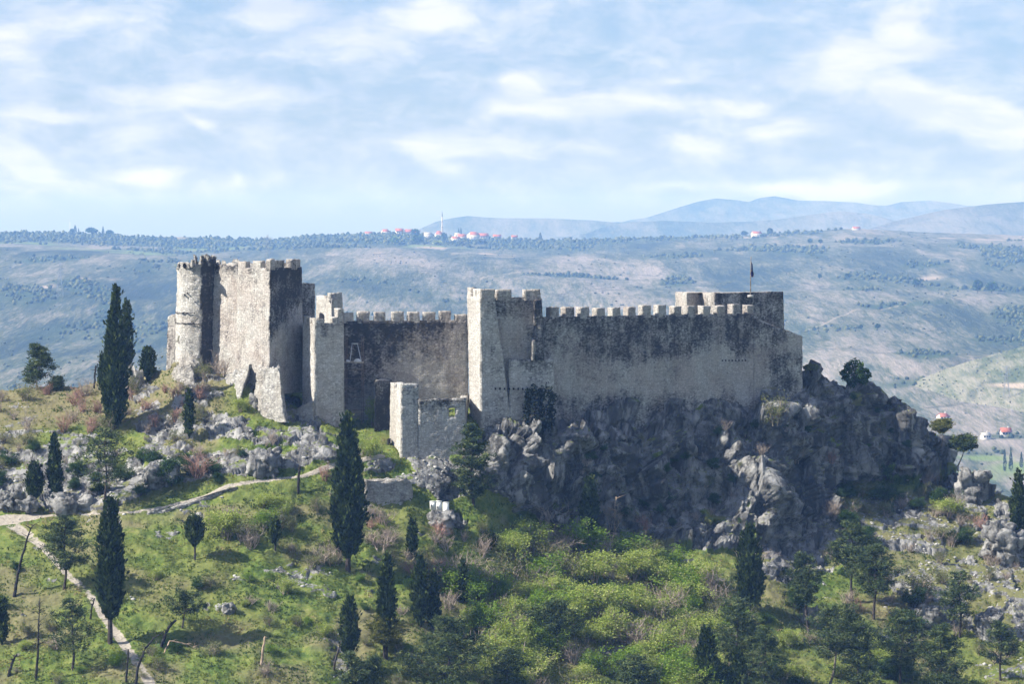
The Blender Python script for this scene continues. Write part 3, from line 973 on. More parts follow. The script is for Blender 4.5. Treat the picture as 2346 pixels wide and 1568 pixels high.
def wallplan(a, b, th):
    """a wall along the line from (column, distance) a to b, th metres thick, front first"""
    p, q_ = np.array([X(*a), a[1]]), np.array([X(*b), b[1]])
    d = (q_ - p) / np.linalg.norm(q_ - p)
    nrm = np.array([-d[1], d[0]])
    return [tuple(p), tuple(q_), tuple(q_ + nrm * th), tuple(p + nrm * th)]


def at_line(a, b, px):
    """distance at which the picture column px meets the plan line a-b"""
    x1, y1, x2, y2 = X(*a), a[1], X(*b), b[1]
    k = (px - CX) * K
    t = (k * y1 - x1) / ((x2 - x1) - k * (y2 - y1))
    return y1 + t * (y2 - y1)


def merlons(parent, a, b, cols, ztop, zbot, th=.75, stain_shade=.35, mat=None, prefix='merlon', seed=0):
    for i, (c0, c1) in enumerate(cols):
        ya, yb = at_line(a, b, c0), at_line(a, b, c1)
        pl = wallplan((c0, ya), (c1, yb), th)
        zt_ = ztop if not callable(ztop) else ztop(.5 * (c0 + c1))
        zb_ = zbot if not callable(zbot) else zbot(.5 * (c0 + c1))
        dz = random.uniform(-.2, .10) - (.35 if random.random() < .12 else 0)
        solid(prefix, pl, pl, zb_ - .3, zt_ + dz, mat or M['stone'], parent, .3, .06, lambda P, h: stain_shade - .15 * h + .0 * P[:, 0], .09, seed=seed + i)


random.seed(5)
fort = empty('fortress', (X(1173, 402), 402, Z(900, 402)),
             'ruined grey stone hilltop fortress with crenellated walls and square towers on the cliff', 'fortress')
FI = fort.location.copy()


def adopt(root):
    """keep children where they were built: the Empty sits at its own place"""
    for o in list(bpy.data.objects):
        if o.parent == root:
            o.matrix_parent_inverse = root.matrix_basis.inverted()


# --- the round ruined tower
def st_top(P, h):
    return .15 + .55 * sstep(.72, 1, h)


def st_dark(P, h):
    return .55 + .35 * sstep(.3, 1, h)


T1b = plan((400, 403.5), (411, 400), (432, 399.4), (455, 399.3), (468, 400.0), (488, 401.2), (490, 404), (405, 405))
T1t = plan((405, 403.8), (415, 400.5), (438, 399.7), (466, 399.5), (480, 400.2), (494, 401.2), (495, 404), (408, 405))
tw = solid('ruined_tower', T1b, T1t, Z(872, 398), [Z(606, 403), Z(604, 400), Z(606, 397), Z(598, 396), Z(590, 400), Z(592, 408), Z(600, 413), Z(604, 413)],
           M['stone_pale'], fort, .4, .13, lambda P, h: np.where(P[:, 0] > X(459, 398), 1.0, .12) + .35 * sstep(.82, 1, h), .3, .6, 3, .25)  # right side painted near black as shade; weathering towards the top
for (cx_, cy_, w_, h_, y_) in ((423, 609, 7, 13, 400.2), (423, 676, 2.2, 4, 399.9), (429, 672, 2.2, 3.5, 399.7), (447, 692, 2.5, 3, 399.5)):
    ho = MB()
    x_, z_, d_ = X(cx_, y_), Z(cy_, y_), w_ * .5 * K * y_
    e_ = h_ * .5 * K * y_
    th_ = np.linspace(0, 2 * math.pi, 10)[:-1]
    ho.add(np.concatenate([np.column_stack([x_ + d_ * np.cos(th_) * (1 + .2 * np.sin(3 * th_)), np.full(9, y_ - .3), z_ + e_ * np.sin(th_)]),
                           np.column_stack([x_ + d_ * np.cos(th_), np.full(9, y_ + 1.2), z_ + e_ * np.sin(th_)])]),
           [(k, (k + 1) % 9, (k + 1) % 9 + 9, k + 9) for k in range(9)])
    ho.add(np.column_stack([x_ + d_ * np.cos(th_), np.full(9, y_ - .28), z_ + e_ * np.sin(th_)]), [tuple(range(9))])
    ho.build('putlog_hole', M['hole_shade'], tw)
for y_, w0, w1 in ((716, 402, 446), (740, 402, 456)):      # two cracks round the tower, near-black tubes painting their shade
    cr = MB()
    cols_ = np.linspace(w0, w1, 14)
    pts_ = []
    for c_ in cols_:
        yy_ = np.interp(c_, [400, 411, 432, 455], [403.5, 400.2, 399.5, 399.2]) + .04
        pts_.append((X(c_, yy_), yy_ - .05, Z(y_ + (c_ - w0) * .05 + random.uniform(-.8, .8), yy_)))
    cr.tube(pts_, [.05 + random.uniform(-.02, .05) for _ in pts_], 5)
    cr.build('crack', M['hole_shade'], tw)
# broken blocks of the old parapet on its head
for i, (c_, y_, t_, bpy_, w_) in enumerate(((447, 402, 583, 606, 7), (462, 401, 585, 604, 9), (478, 401, 581, 604, 11), (489, 404, 584, 604, 10), (470, 405, 581, 604, 14), (411, 402, 600, 610, 7), (434, 400, 600, 608, 6), (441, 399, 594, 606, 6))):
    pl = plan((c_ - w_, y_), (c_, y_ - 1.0), (c_ + w_, y_), (c_ + w_ * .6, y_ + 1.6), (c_ - w_ * .6, y_ + 1.6))
    solid('parapet_stump', pl, [(x + (X(c_, y_) - x) * .45, y) for x, y in pl], Z(bpy_ + 6, y_), Z(t_ + 3, y_), M['rubble'], tw, .3, .16, lambda P, h: .5, .12, .15, 20 + i, .3)
# --- curtain between ruined tower and keep
cw = solid('curtain_wall', plan((482, 401.2), (547, 397.4), (552, 400), (492, 403.5)), plan((488, 401.2), (548, 398), (553, 400), (496, 403.5)),
           Z(905, 402), [Z(606, 409), Z(604, 400), Z(602, 404), Z(602, 413)], M['stone'], fort, .42, .12, lambda P, h: .16 + .5 * sstep(.86, 1, h), .3, .4, 9)
for i, (c_, y_, t_, w_) in enumerate(((500, 408.5, 596, 7), (512, 406.5, 598, 7), (538, 402.5, 595, 8), (544, 401.8, 594, 7))):
    pl = plan((c_ - w_, y_ + 1), (c_ + w_, y_ - 1.0), (c_ + w_, y_ + .6), (c_ - w_ * .6, y_ + 1.9))
    solid('parapet_stump', pl, [(x + (X(c_, y_) - x) * .3, y) for x, y in pl], Z(612, y_), Z(t_, y_), M['rubble'], cw, .3, .12, lambda P, h: .45, .1, .1, 60 + i, .2)
# --- keep
KL, KF, KR = (545, 396.2), (620, 391.3), (689, 399.0)
KLb, KFb, KRb = (539, 395.6), (617.5, 390), (694, 399)
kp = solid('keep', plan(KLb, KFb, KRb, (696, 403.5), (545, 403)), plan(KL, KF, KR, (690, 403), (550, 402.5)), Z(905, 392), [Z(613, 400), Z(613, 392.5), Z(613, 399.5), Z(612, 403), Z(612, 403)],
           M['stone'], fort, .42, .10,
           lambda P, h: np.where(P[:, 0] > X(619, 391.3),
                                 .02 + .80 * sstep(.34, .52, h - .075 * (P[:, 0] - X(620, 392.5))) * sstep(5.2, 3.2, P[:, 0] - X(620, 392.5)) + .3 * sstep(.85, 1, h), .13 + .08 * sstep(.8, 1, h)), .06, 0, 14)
zk, zc = Z(592.5, 396), Z(613, 396)
merlons(kp, KL, KF, [(545.5, 563), (579, 597.5), (611, 619.5)], zk, zc, .8, .14, seed=200)
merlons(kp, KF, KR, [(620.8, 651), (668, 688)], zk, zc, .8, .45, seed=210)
bkp = wallplan((560, 401.8), (684, 402.2), .6)
solid('rear_parapet', bkp, bkp, zc - .4, zc + .55, M['stone'], kp, .4, .08, lambda P, h: .3, .12, seed=220)
# --- stepped wall and small tower behind
sw = solid('stepped_wall', wallplan((680, 404.5), (722, 407.5), 1.5), wallplan((680, 404.5), (721.5, 407.5), 1.5), Z(860, 404), [Z(648, 404.5), Z(649, 407.5), Z(649, 409), Z(648, 406)], M['stone'], fort, .42, .08, lambda P, h: .35 + .3 * h, .06, 0, 30)
lt = solid('inner_tower', plan((722, 417), (760, 411), (786, 417), (786, 422), (724, 422)), plan((725, 417), (760.5, 411.5), (784, 417), (784, 421), (726, 421)), Z(860, 412), Z(683, 413), M['stone_pale'], fort, .42, .07, lambda P, h: .08, .06, 0, 33)
merlons(lt, (725, 417), (760.5, 411.5), [(725, 744), (752, 760)], Z(668.5, 413), Z(684, 413), .7, .05, M['stone_pale'], seed=230)
merlons(lt, (760.5, 411.5), (784, 417), [(761, 784)], Z(668.5, 414), Z(684, 414), .7, .12, M['stone_pale'], seed=240)
ar = MB()
for k_ in range(9):
    t_ = math.pi * k_ / 8
ap = [(731, 733), (741, 733)] + [(736 + 5 * math.cos(t), 722 - 5 * math.sin(t)) for t in np.linspace(0, math.pi, 7)]
ar.add([(X(c, at_line((722, 417), (760, 411), c) - .07), at_line((722, 417), (760, 411), c) - .07, Z(r, 414.5)) for c, r in ap], [tuple(range(len(ap)))])
ar.build('arched_doorway', M['hole_shade'], lt)  # flat near-black sheet painting the dark of the doorway
# --- front corner tower
aF, aR, aL = (721, 391), (787, 392.7), (694, 395)
ct = solid('corner_tower', plan((692, 395), (719, 390.6), (789, 392.3), (789, 403), (694, 403)), plan(aL, aF, aR, (786, 402), (696, 402)), Z(985, 390), [Z(741, 395), Z(741, 391), Z(739, 393), Z(739, 402), Z(741, 402)],
           M['stone_pale'], fort, .4, .07, lambda P, h: .02 + .35 * sstep(.8, .95, h) * (np.abs(P[:, 0] - X(752, 392)) < .9) + .2 * sstep(.93, 1, h), .06, 0, 41)
merlons(ct, aL, aF, [(694.5, 702), (705, 711), (714, 720.5)], Z(726, 393), Z(742, 393), .7, .02, M['stone_pale'], seed=250)
merlons(ct, aF, aR, [(722, 743), (761, 774)], Z(727, 392), Z(742, 392), .7, .2, M['stone_pale'], seed=260)
merlons(ct, aF, aR, [(773.5, 787)], Z(703, 393), Z(742, 393), 1.2, .2, M['stone_pale'], seed=266)
# --- curtain with eight merlons
cA, cB = (785, 398.8), (1073, 403)
zW, zM = Z(735, 401), Z(712.5, 401)


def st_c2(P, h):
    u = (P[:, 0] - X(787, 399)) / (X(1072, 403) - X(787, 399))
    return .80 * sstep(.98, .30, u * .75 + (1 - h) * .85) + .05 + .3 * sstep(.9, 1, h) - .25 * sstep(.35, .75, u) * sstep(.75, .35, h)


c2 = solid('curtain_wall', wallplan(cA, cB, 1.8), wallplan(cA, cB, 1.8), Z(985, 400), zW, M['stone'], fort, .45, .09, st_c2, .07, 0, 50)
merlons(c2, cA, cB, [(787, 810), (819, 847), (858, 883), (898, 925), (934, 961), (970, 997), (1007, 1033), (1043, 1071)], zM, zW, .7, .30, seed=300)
# --- great middle tower
mF, mR, mL = (1100, 390), (1240, 392.8), (1070, 395.4)


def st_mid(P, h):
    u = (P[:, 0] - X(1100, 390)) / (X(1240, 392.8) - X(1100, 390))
    return np.where(P[:, 0] < X(1099, 390) - .05, -.25, .16 + .45 * sstep(.8, 1, h) + .25 * sstep(.5, 1.0, u) * sstep(.5, .8, h) + .35 * sstep(.2, 0, h))  # sunlit left face toned paler; front darkened by painted shade and stains


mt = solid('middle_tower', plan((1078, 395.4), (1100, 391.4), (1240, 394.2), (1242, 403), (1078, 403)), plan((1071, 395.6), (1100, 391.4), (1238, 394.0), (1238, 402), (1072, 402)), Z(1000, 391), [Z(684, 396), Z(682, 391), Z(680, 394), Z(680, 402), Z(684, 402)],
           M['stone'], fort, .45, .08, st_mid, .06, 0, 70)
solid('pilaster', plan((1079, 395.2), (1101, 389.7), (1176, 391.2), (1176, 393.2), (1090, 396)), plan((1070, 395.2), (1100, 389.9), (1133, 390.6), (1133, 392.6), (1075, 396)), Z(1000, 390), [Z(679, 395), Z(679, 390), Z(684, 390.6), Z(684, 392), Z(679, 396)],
      M['stone_pale'], mt, .42, .08, lambda P, h: np.where(P[:, 0] < X(1100, 390) - .04, -.25, .10 + .4 * sstep(.86, 1, h) + .35 * sstep(.2, .02, h)), .06, 0, 72)  # left face painted paler as sunlit, front kept darker
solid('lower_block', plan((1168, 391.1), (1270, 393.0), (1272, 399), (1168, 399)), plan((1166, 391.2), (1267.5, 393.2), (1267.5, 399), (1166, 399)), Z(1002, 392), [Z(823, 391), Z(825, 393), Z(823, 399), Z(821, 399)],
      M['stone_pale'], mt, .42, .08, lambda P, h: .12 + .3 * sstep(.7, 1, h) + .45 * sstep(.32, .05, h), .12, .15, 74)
solid('side_rib', plan((1224, 392.0), (1245, 392.4), (1247, 402), (1224, 402)), plan((1223, 392.3), (1240, 392.7), (1240, 401), (1223, 401)), Z(826, 392), Z(686, 392), M['stone'], mt, .4, .12, lambda P, h: .75, .1, 0, 76)
solid('rib_foot', plan((1218, 391.6), (1226, 391.8), (1226, 394), (1218, 394)), plan((1219, 391.6), (1226, 391.8), (1226, 394), (1219, 394)), Z(826, 392), Z(778, 392), M['stone'], mt, .35, .1, lambda P, h: .4, .1, 0, 77)
merlons(mt, mL, mF, [(1070.5, 1079), (1083, 1089), (1092, 1099.5)], Z(660.5, 393), Z(686, 393), .7, -.2, M['stone_pale'], seed=320)
merlons(mt, (1100, 389.9), (1240, 392.8), [(1100.5, 1134)], Z(661, 391), Z(686, 391), 1.1, .3, seed=330)
merlons(mt, (1100, 391.3), (1240, 394.0), [(1138, 1172), (1201, 1238)], Z(660, 392), Z(684, 392), .8, .38, seed=340)
for i in range(11):                                         # row of beam holes, solid boxes coloured like the shade inside
    c_ = 1135 + i * 10.4
    y_ = np.interp(c_, [1100, 1176, 1268], [389.7, 391.25, 393.0])
    hb = MB()
    x_, z_ = X(c_, y_), Z(891 + .1 * i, y_)
    hb.box(x_ - .10, x_ + .12, y_ - .14, y_ + .5, z_ - .13, z_ + .13)
    hb.build('beam_hole', M['hole_shade'], mt)
# --- long main wall
wA, wB = (1240, 397.6), (1727, 416.8)
wE = (1839, 421.5)
zw0, zm0 = Z(727, 398), Z(704.5, 398)


def st_c3(P, h):
    u = (P[:, 0] - X(1245, 398)) / (X(1838, 421) - X(1245, 398))
    hz2 = (P[:, 2] - Z(900, 421)) / (zw0 - Z(900, 421))
    edge_ = .50 + .10 * np.sin(u * 9 + 1) + .07 * np.sin(u * 23)
    top_ = .62 * sstep(edge_ - .30, edge_ + .30, hz2) * sstep(1.02, .86, u)
    low_ = .45 * sstep(.16, -.12, hz2 + .28 * (u - .35))
    rgt = .38 * sstep(.80, .9, u) * sstep(.62, .40, hz2)
    bri = -.18 * sstep(.25, .45, u) * sstep(.9, .7, u) * sstep(.18, .26, hz2) * sstep(.55, .42, hz2)
    return .08 + top_ + low_ + rgt + bri


mw = solid('main_wall', wallplan(wA, wB, 1.8), wallplan(wA, wB, 1.8), Z(1010, 398), [zw0, zw0 + .03, zw0, zw0], M['stone'], fort, .45, .09, st_c3, .08, 0, 90)
ME = [(1249, 1281), (1282.5, 1316), (1317, 1350), (1354, 1386), (1390, 1421), (1426, 1456), (1460, 1491), (1495, 1526), (1531, 1561), (1563, 1593), (1597, 1628), (1630, 1661), (1665, 1695), (1699, 1727)]
# the columns give lit side and front together: the front starts where the side ends
merlons(mw, wA, wB, [(a + 13, b) for a, b in ME], zm0, zw0, 1.15, .28, seed=400)
we = wallplan(wB, wE, 1.8)
solid('end_wall', we, we, Z(965, 418), [Z(729, 417), Z(769, 421.5), Z(769, 421.5), Z(729, 417)], M['stone'], mw, .45, .09, st_c3, .12, .12, 95)
for i in range(8):
    c_ = 1655 + i * 7.6
    y_ = at_line(wA, wE, c_)
    hb = MB()
    x_, z_ = X(c_, y_), Z(826.5 - .05 * i, y_)
    hb.box(x_ - .09, x_ + .09, y_ - .16, y_ + .5, z_ - .1, z_ + .1)
    hb.build('beam_hole', M['hole_shade'], mw)
# --- open bastion behind the wall
zb_ = Z(671.5, 414.5)
bs = solid('bastion', plan((1545, 427), (1572, 420.5), (1606, 423.8), (1636, 416.5), (1797, 425.5), (1796, 434), (1548, 434)), plan((1548, 427), (1573, 421), (1606, 424), (1636, 417), (1793.5, 425.5), (1793, 433), (1550, 433)),
           Z(800, 420), [zb_ - .05, zb_ - .05, zb_ - .12, zb_, zb_ + .02, zb_ - .2, zb_ - .2], M['stone'], fort, .42, .09,
           lambda P, h: np.where(P[:, 0] > X(1640, 417), .50, .18) + .15 * h, .07, 0, 110)  # shade of the long front painted in, right of the corner
# --- things of the outer works, parts of the same fortress
solid('rear_wall', wallplan((381, 409), (404, 408), 1.4), wallplan((384, 409), (404, 408), 1.4), Z(860, 408), [Z(724, 409), Z(719, 408), Z(719, 409), Z(724, 410)], M['stone'], fort, .4, .08, lambda P, h: .40, .1, .1, 120)
adopt_later = [fort]

# --- the lower gate tower
gt = empty('gate_tower', (X(985, 386), 386, Z(1048, 386)), 'low stone gate tower with one raised corner and a small window, below the long walls', 'tower')
gA, gF, gR = (893, 389), (918, 383.2), (1068, 385.4)
th_ = .9
# front wall in pieces round its window
wc0, wc1, wr0, wr1 = 1027, 1042, 936, 957


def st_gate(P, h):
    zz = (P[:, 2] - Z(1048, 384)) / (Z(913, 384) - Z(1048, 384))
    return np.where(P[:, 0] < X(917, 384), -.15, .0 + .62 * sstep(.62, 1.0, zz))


def gy(c):
    return at_line(gF, gR, c)


ss_ = np.unique(np.concatenate([np.arange(958, 1069, 6.0), [wc0, wc1, 1064]]))
zz_ = np.unique(np.concatenate([np.linspace(Z(1075, 384), Z(wr1, 384.5), 22), np.linspace(Z(wr1, 384.5), Z(wr0, 384.5), 5), np.linspace(Z(wr0, 384.5), Z(913.5, 384.5), 5)]))
sv, zv = np.meshgrid(ss_, zz_)
yv = np.array([gy(c) for c in ss_])[None] + 0 * zv
fr = np.stack([X(sv, yv), yv, zv], -1)
bkk = fr + np.array([.08, th_, 0])
ns_, nz_ = len(ss_), len(zz_)
keep = np.ones((nz_ - 1, ns_ - 1), bool)
keep[np.ix_((zz_[:-1] > Z(wr1, 384.5) - .01) & (zz_[1:] < Z(wr0, 384.5) + .01), (ss_[:-1] > wc0 - .1) & (ss_[1:] < wc1 + .1))] = False
allv = np.concatenate([fr.reshape(-1, 3), bkk.reshape(-1, 3)])
o0 = allv.copy()
for k in range(3):
    allv[:, k] += .07 * fbm(o0 * .9, 2, 130 + 7 * k) + .05 * vnoise(o0 * 3.1, 131 + k)
allv[:, 2] -= (o0[:, 2] > zz_[-1] - .01) * .3 * np.clip(fbm(o0 * 1.4, 3, 7) + .2, 0, 1)
N_ = ns_ * nz_
fq = []
for j_ in range(nz_ - 1):
    for i2 in range(ns_ - 1):
        if not keep[j_, i2]:
            continue
        a_, b_, c_, d_ = j_ * ns_ + i2, j_ * ns_ + i2 + 1, (j_ + 1) * ns_ + i2 + 1, (j_ + 1) * ns_ + i2
        fq += [(a_, b_, c_, d_), (a_ + N_, d_ + N_, c_ + N_, b_ + N_)]
        for e0, e1, jj, ii in ((a_, b_, j_ - 1, i2), (b_, c_, j_, i2 + 1), (c_, d_, j_ + 1, i2), (d_, a_, j_, i2 - 1)):
            if not (0 <= jj < nz_ - 1 and 0 <= ii < ns_ - 1) or not keep[jj, ii]:
                fq.append((e1, e0, e0 + N_, e1 + N_))
mesh_np('front_wall', allv, [np.array(fq)], M['stone_pale'], gt, {'stain_shade': st_gate(o0, None)})
solid('corner_turret', plan((892, 389), (917.5, 382.9), (960, 383.9), (960, 389.5)), plan((894, 389), (918.5, 383.2), (958.5, 384), (958.5, 389)), Z(1075, 384), [Z(890, 389), Z(890, 383), Z(882, 384), Z(882, 389)], M['stone_pale'], gt, .38, .06,
      lambda P, h: np.where(P[:, 0] < X(918, 383.6), -.2, .12 + .5 * sstep(.72, 1, h)), .06, 0, 138)  # sunlit left side of the turret painted paler than its front
merlons(gt, (894, 389), (918.5, 383.2), [(894.5, 903), (909, 918)], Z(876, 386), Z(892, 386), .6, -.1, M['stone_pale'], seed=450)
merlons(gt, (918.5, 383.2), (958.5, 384), [(919, 958)], Z(878, 383.5), Z(884, 383.5), 1.0, .2, M['stone_pale'], seed=452)
solid('side_wall', wallplan((1060, 385.6), (1072, 397), .9), wallplan((1067, 385.6), (1072, 397), .9), Z(1075, 386), Z(914, 388), M['stone_pale'], gt, .4, .07, lambda P, h: .2, .08, 0, 140)
solid('link_wall', plan((857, 391.5), (897, 393.8), (897, 399), (868, 401)), plan((859, 391.7), (897, 393.8), (897, 399), (870, 401)), Z(1060, 390), [Z(872, 391), Z(874, 393), Z(874, 394), Z(872, 392)], M['stone'], gt, .4, .07, lambda P, h: .95, .08, 0, 142)  # whole wall toned near black to paint in its shade
dr = MB()
yd = 387.2
dr.box(X(889, yd) - .06, X(894, yd) + .05, yd - .9, yd + .7, Z(1043, yd), Z(1006, yd))
dr.build('doorway', M['hole_shade'], gt)  # solid near-black block painting the shade of the opening

# --- ruined pieces that stand free below the keep
bt = solid('ruined_buttress', plan((571, 390.6), (604, 387.6), (655, 384.8), (659, 390), (576, 394)), plan((590, 391.4), (612, 389.4), (638, 387.8), (641, 391), (594, 393)), Z(965, 388), [Z(846, 391), Z(836, 389), Z(843, 388), Z(838, 393), Z(840, 393)],
           M['rubble'], None, .36, .2, lambda P, h: .16, .4, .5, 150, .34)
tag(bt, 'stub of a thick rubble buttress standing free in front of the keep', 'ruin')
rw = solid('ruined_wall', plan((476, 394.5), (538, 389.2), (566, 394), (562, 397), (486, 397)), plan((520, 395), (574, 391.5), (581, 395), (578, 396.5), (528, 397)), Z(945, 390), [Z(862, 395), Z(838, 391), Z(834, 395), Z(834, 396.5), Z(850, 397)],
           M['rubble'], None, .36, .2, lambda P, h: np.where(P[:, 0] > X(575, 390), .4, .12), .5, .9, 152, .5)  # shade of the right side put into the colour
tag(rw, 'sloping remnant of a rubble wall leaning on the keep, dark on its right side', 'ruin')
rm = solid('rubble_mound', plan((276, 403), (300, 398), (345, 402), (340, 409), (282, 409)), plan((288, 404), (300, 401), (325, 402), (322, 407), (292, 407)), Z(925, 400), [Z(852, 404), Z(846, 401), Z(860, 402), Z(856, 407), Z(850, 407)], M['rubble'], None, .35, .3, lambda P, h: .22, .4, .9, 154, .5)
tag(rm, 'collapsed heap of old wall masonry right of the tallest cypress', 'ruin')
rb = solid('rock_footing', plan((380, 398.5), (405, 394.5), (447, 393), (462, 398), (440, 402), (385, 402)), plan((402, 399), (415, 396.8), (440, 396), (446, 398), (436, 401), (405, 401)), Z(895, 396), [Z(846, 399), Z(833, 397), Z(830, 396), Z(834, 398), Z(830, 401), Z(840, 401)], M['rubble'], None, .33, .3, lambda P, h: .28, .4, .8, 156, .5)
tag(rb, 'rough rock and rubble footing under the ruined round tower', 'ruin')
lw = solid('low_ruined_wall', plan((655, 391), (720, 388.6), (720, 391), (655, 393)), plan((660, 391), (718, 389), (718, 391), (660, 393)), Z(985, 389), [Z(952, 391), Z(916, 389), Z(916, 391), Z(950, 393)], M['rubble'], None, .36, .15, lambda P, h: .12, .2, .3, 158, .25)
tag(lw, 'low stepped rubble wall rising to the foot of the corner tower', 'wall')
da, db = ground(834, 1150), ground(944, 1148)
dw = solid('drystone_wall', [(da.x, da.y - .2), (db.x, db.y - .2), (db.x, db.y + 1.6), (da.x, da.y + 1.6)], [(da.x + .1, da.y + .3), (db.x - .1, db.y + .3), (db.x, db.y + 1.6), (da.x, da.y + 1.6)],
           [da.z - 1.5, db.z - 1.5, db.z - 1.5, da.z - 1.5], [Z(1099, da.y), Z(1103, db.y), Z(1103, db.y), Z(1099, da.y)], M['rubble'], None, .36, .16, lambda P, h: .18, .3, .4, 160, .2)
tag(dw, 'grey drystone retaining wall below the gate tower', 'wall')
pe = [(335, 1176), (365, 1172), (395, 1167), (425, 1160), (455, 1150), (485, 1138), (515, 1126), (545, 1117)]
pg = [ground(c, r_ - 1) for c, r_ in pe]
ph_ = np.interp(np.linspace(0, 1, 8), [0, .3, .7, 1], [.5, 1.3, 1.6, .7])
pw = solid('path_wall', [(g_.x, g_.y - .45) for g_ in pg] + [(g_.x + .1, g_.y + .5) for g_ in pg[::-1]], [(g_.x, g_.y - .25) for g_ in pg] + [(g_.x + .1, g_.y + .5) for g_ in pg[::-1]],
           [g_.z - h_ - .8 for g_, h_ in zip(pg, ph_)] + [g_.z - 1.5 for g_ in pg[::-1]], [g_.z + .1 for g_ in pg] + [g_.z + .12 for g_ in pg[::-1]], M['rubble'], None, .36, .10, lambda P, h: .30, .1, .1, 162, .08)
tag(pw, 'low drystone wall holding up the curving footpath', 'wall')

# ------------------------------------------------------------------ flag, scaffold, cabinets
yf = 421
fp = empty('flagpole', (X(1719, yf), yf, Z(672, yf)), 'slim flagpole with a limp dark blue flag on the open bastion', 'flagpole')
b = MB()
b.tube([(X(1719, yf), yf, Z(680, yf)), (X(1719.5, yf), yf, Z(640, yf)), (X(1720.5, yf), yf, Z(588, yf))], [.09, .08, .05], 6)
b.build('pole', M['bark_grey'], fp)
b = MB()
b.box(X(1712, yf), X(1726, yf), yf - .4, yf + .4, Z(682, yf), Z(676, yf))
b.build('base', M['concrete'], fp)
fm, t_ = new_mat('flag_cloth')
gsep = t_.n('ShaderNodeSeparateXYZ')
t_.put(gsep.inputs[0], t_.pos)
t_.put(t_.b.inputs['Base Color'], t_.mix(t_.step(t_.noise(t_.pos, 1.2, 2), .55, .6), (.02, .03, .16), (.45, .33, .04)))
b = MB()
rows_ = np.linspace(0, 1, 12)
V = []
for r in rows_:
    for c in np.linspace(0, 1, 7):
        w2 = (.12 + .26 * r ** .7) * (1 - .25 * (r > .9))
        V.append((X(1720, yf) + .06 + w2 * c + .05 * math.sin(9 * c + 5 * r), yf + .22 * math.sin(14 * c + 3 * r) * (.4 + r), Z(600, yf) - 2.15 * r - .25 * c * (1 - r)))
i_ = np.arange(84).reshape(12, 7)
b.add(V, np.stack([i_[:-1, :-1], i_[:-1, 1:], i_[1:, 1:], i_[1:, :-1]], -1).reshape(-1, 4))
b.build('flag', fm, fp)

ys = 396.2
sf = empty('scaffold', (X(812, ys), ys, Z(962, ys)), 'rusty tube scaffold with a work platform against the dark curtain wall', 'scaffold')
std = [(792, ys), (795, ys + 1.3), (829, ys), (833, ys + 1.3)]
for c, y in std:
    b = MB()
    b.tube([(X(c, y), y, Z(972, y)), (X(c, y), y, Z(772, y))], .055, 6)
    b.build('standard', M['rust'], sf)
for r in (868, 891, 909, 940, 848):
    b = MB()
    b.tube([(X(787, ys), ys - .06, Z(r, ys)), (X(838, ys), ys - .06, Z(r - .5, ys))], .05, 6)
    b.build('ledger', M['rust'], sf)
b = MB()
b.tube([(X(782, ys), ys - .16, Z(948, ys)), (X(833, ys), ys - .14, Z(944, ys))], .07, 6)
b.build('long_pole', M['plank'], sf)
for r in (868, 909, 831):
    for c in (793, 831):
        b = MB()
        b.tube([(X(c, ys), ys - .3, Z(r + 2, ys)), (X(c, ys), ys + 1.6, Z(r + 2, ys))], .045, 5)
        b.build('transom', M['rust'], sf)
b = MB()
b.box(X(788, ys), X(833, ys), ys - .5, ys + 1.5, Z(832, ys), Z(829.6, ys))
b.build('platform', M['plank'], sf)
b = MB()
b.tube([(X(790, ys), ys, Z(829, ys)), (X(808, ys), ys, Z(800, ys)), (X(812, ys), ys + .6, Z(787, ys))], .045, 5)
b.build('brace', M['rust'], sf)
for p0, p1 in (((802, 829), (807, 788)), ((828, 829), (819, 788))):
    b = MB()
    b.tube([(X(p0[0], ys), ys - .35, Z(p0[1], ys)), (X(p1[0], ys), ys - .2, Z(p1[1], ys))], .06, 6)
    b.build('hoist_leg', M['steel'], sf)
b = MB()
b.box(X(805.5, ys), X(820.5, ys), ys - .5, ys + .1, Z(789, ys), Z(786.5, ys))
b.build('hoist_head', M['steel'], sf)
for c, wd_, lb in ((796, 5.5, 'small white sack left of the hoist on the scaffold platform'), (819, 8.5, 'large white sack under the hoist on the scaffold platform')):
    u_, v_ = np.meshgrid(np.linspace(0, 2 * math.pi, 17)[:-1], np.linspace(.02, math.pi * .5, 7))
    rr = wd_ * K * ys
    sp_ = np.column_stack([(rr * np.sin(v_) * np.cos(u_)).ravel(), (rr * .8 * np.sin(v_) * np.sin(u_)).ravel(), (rr * 1.0 * np.cos(v_) ** .7).ravel()])
    sp_ *= (1 + .22 * fbm(sp_ * 3 + c, 3, 5))[:, None]
    sp_ += np.array([X(c, ys), ys + .3, Z(829.4, ys) - .05])
    i_ = np.arange(7 * 16).reshape(7, 16)
    b = MB()
    b.add(sp_, np.stack([i_[:-1], i_[1:], np.roll(i_[1:], -1, 1), np.roll(i_[:-1], -1, 1)], -1).reshape(-1, 4))
    tag(b.build('sack', M['white_bag'], None, True), lb, 'sack')

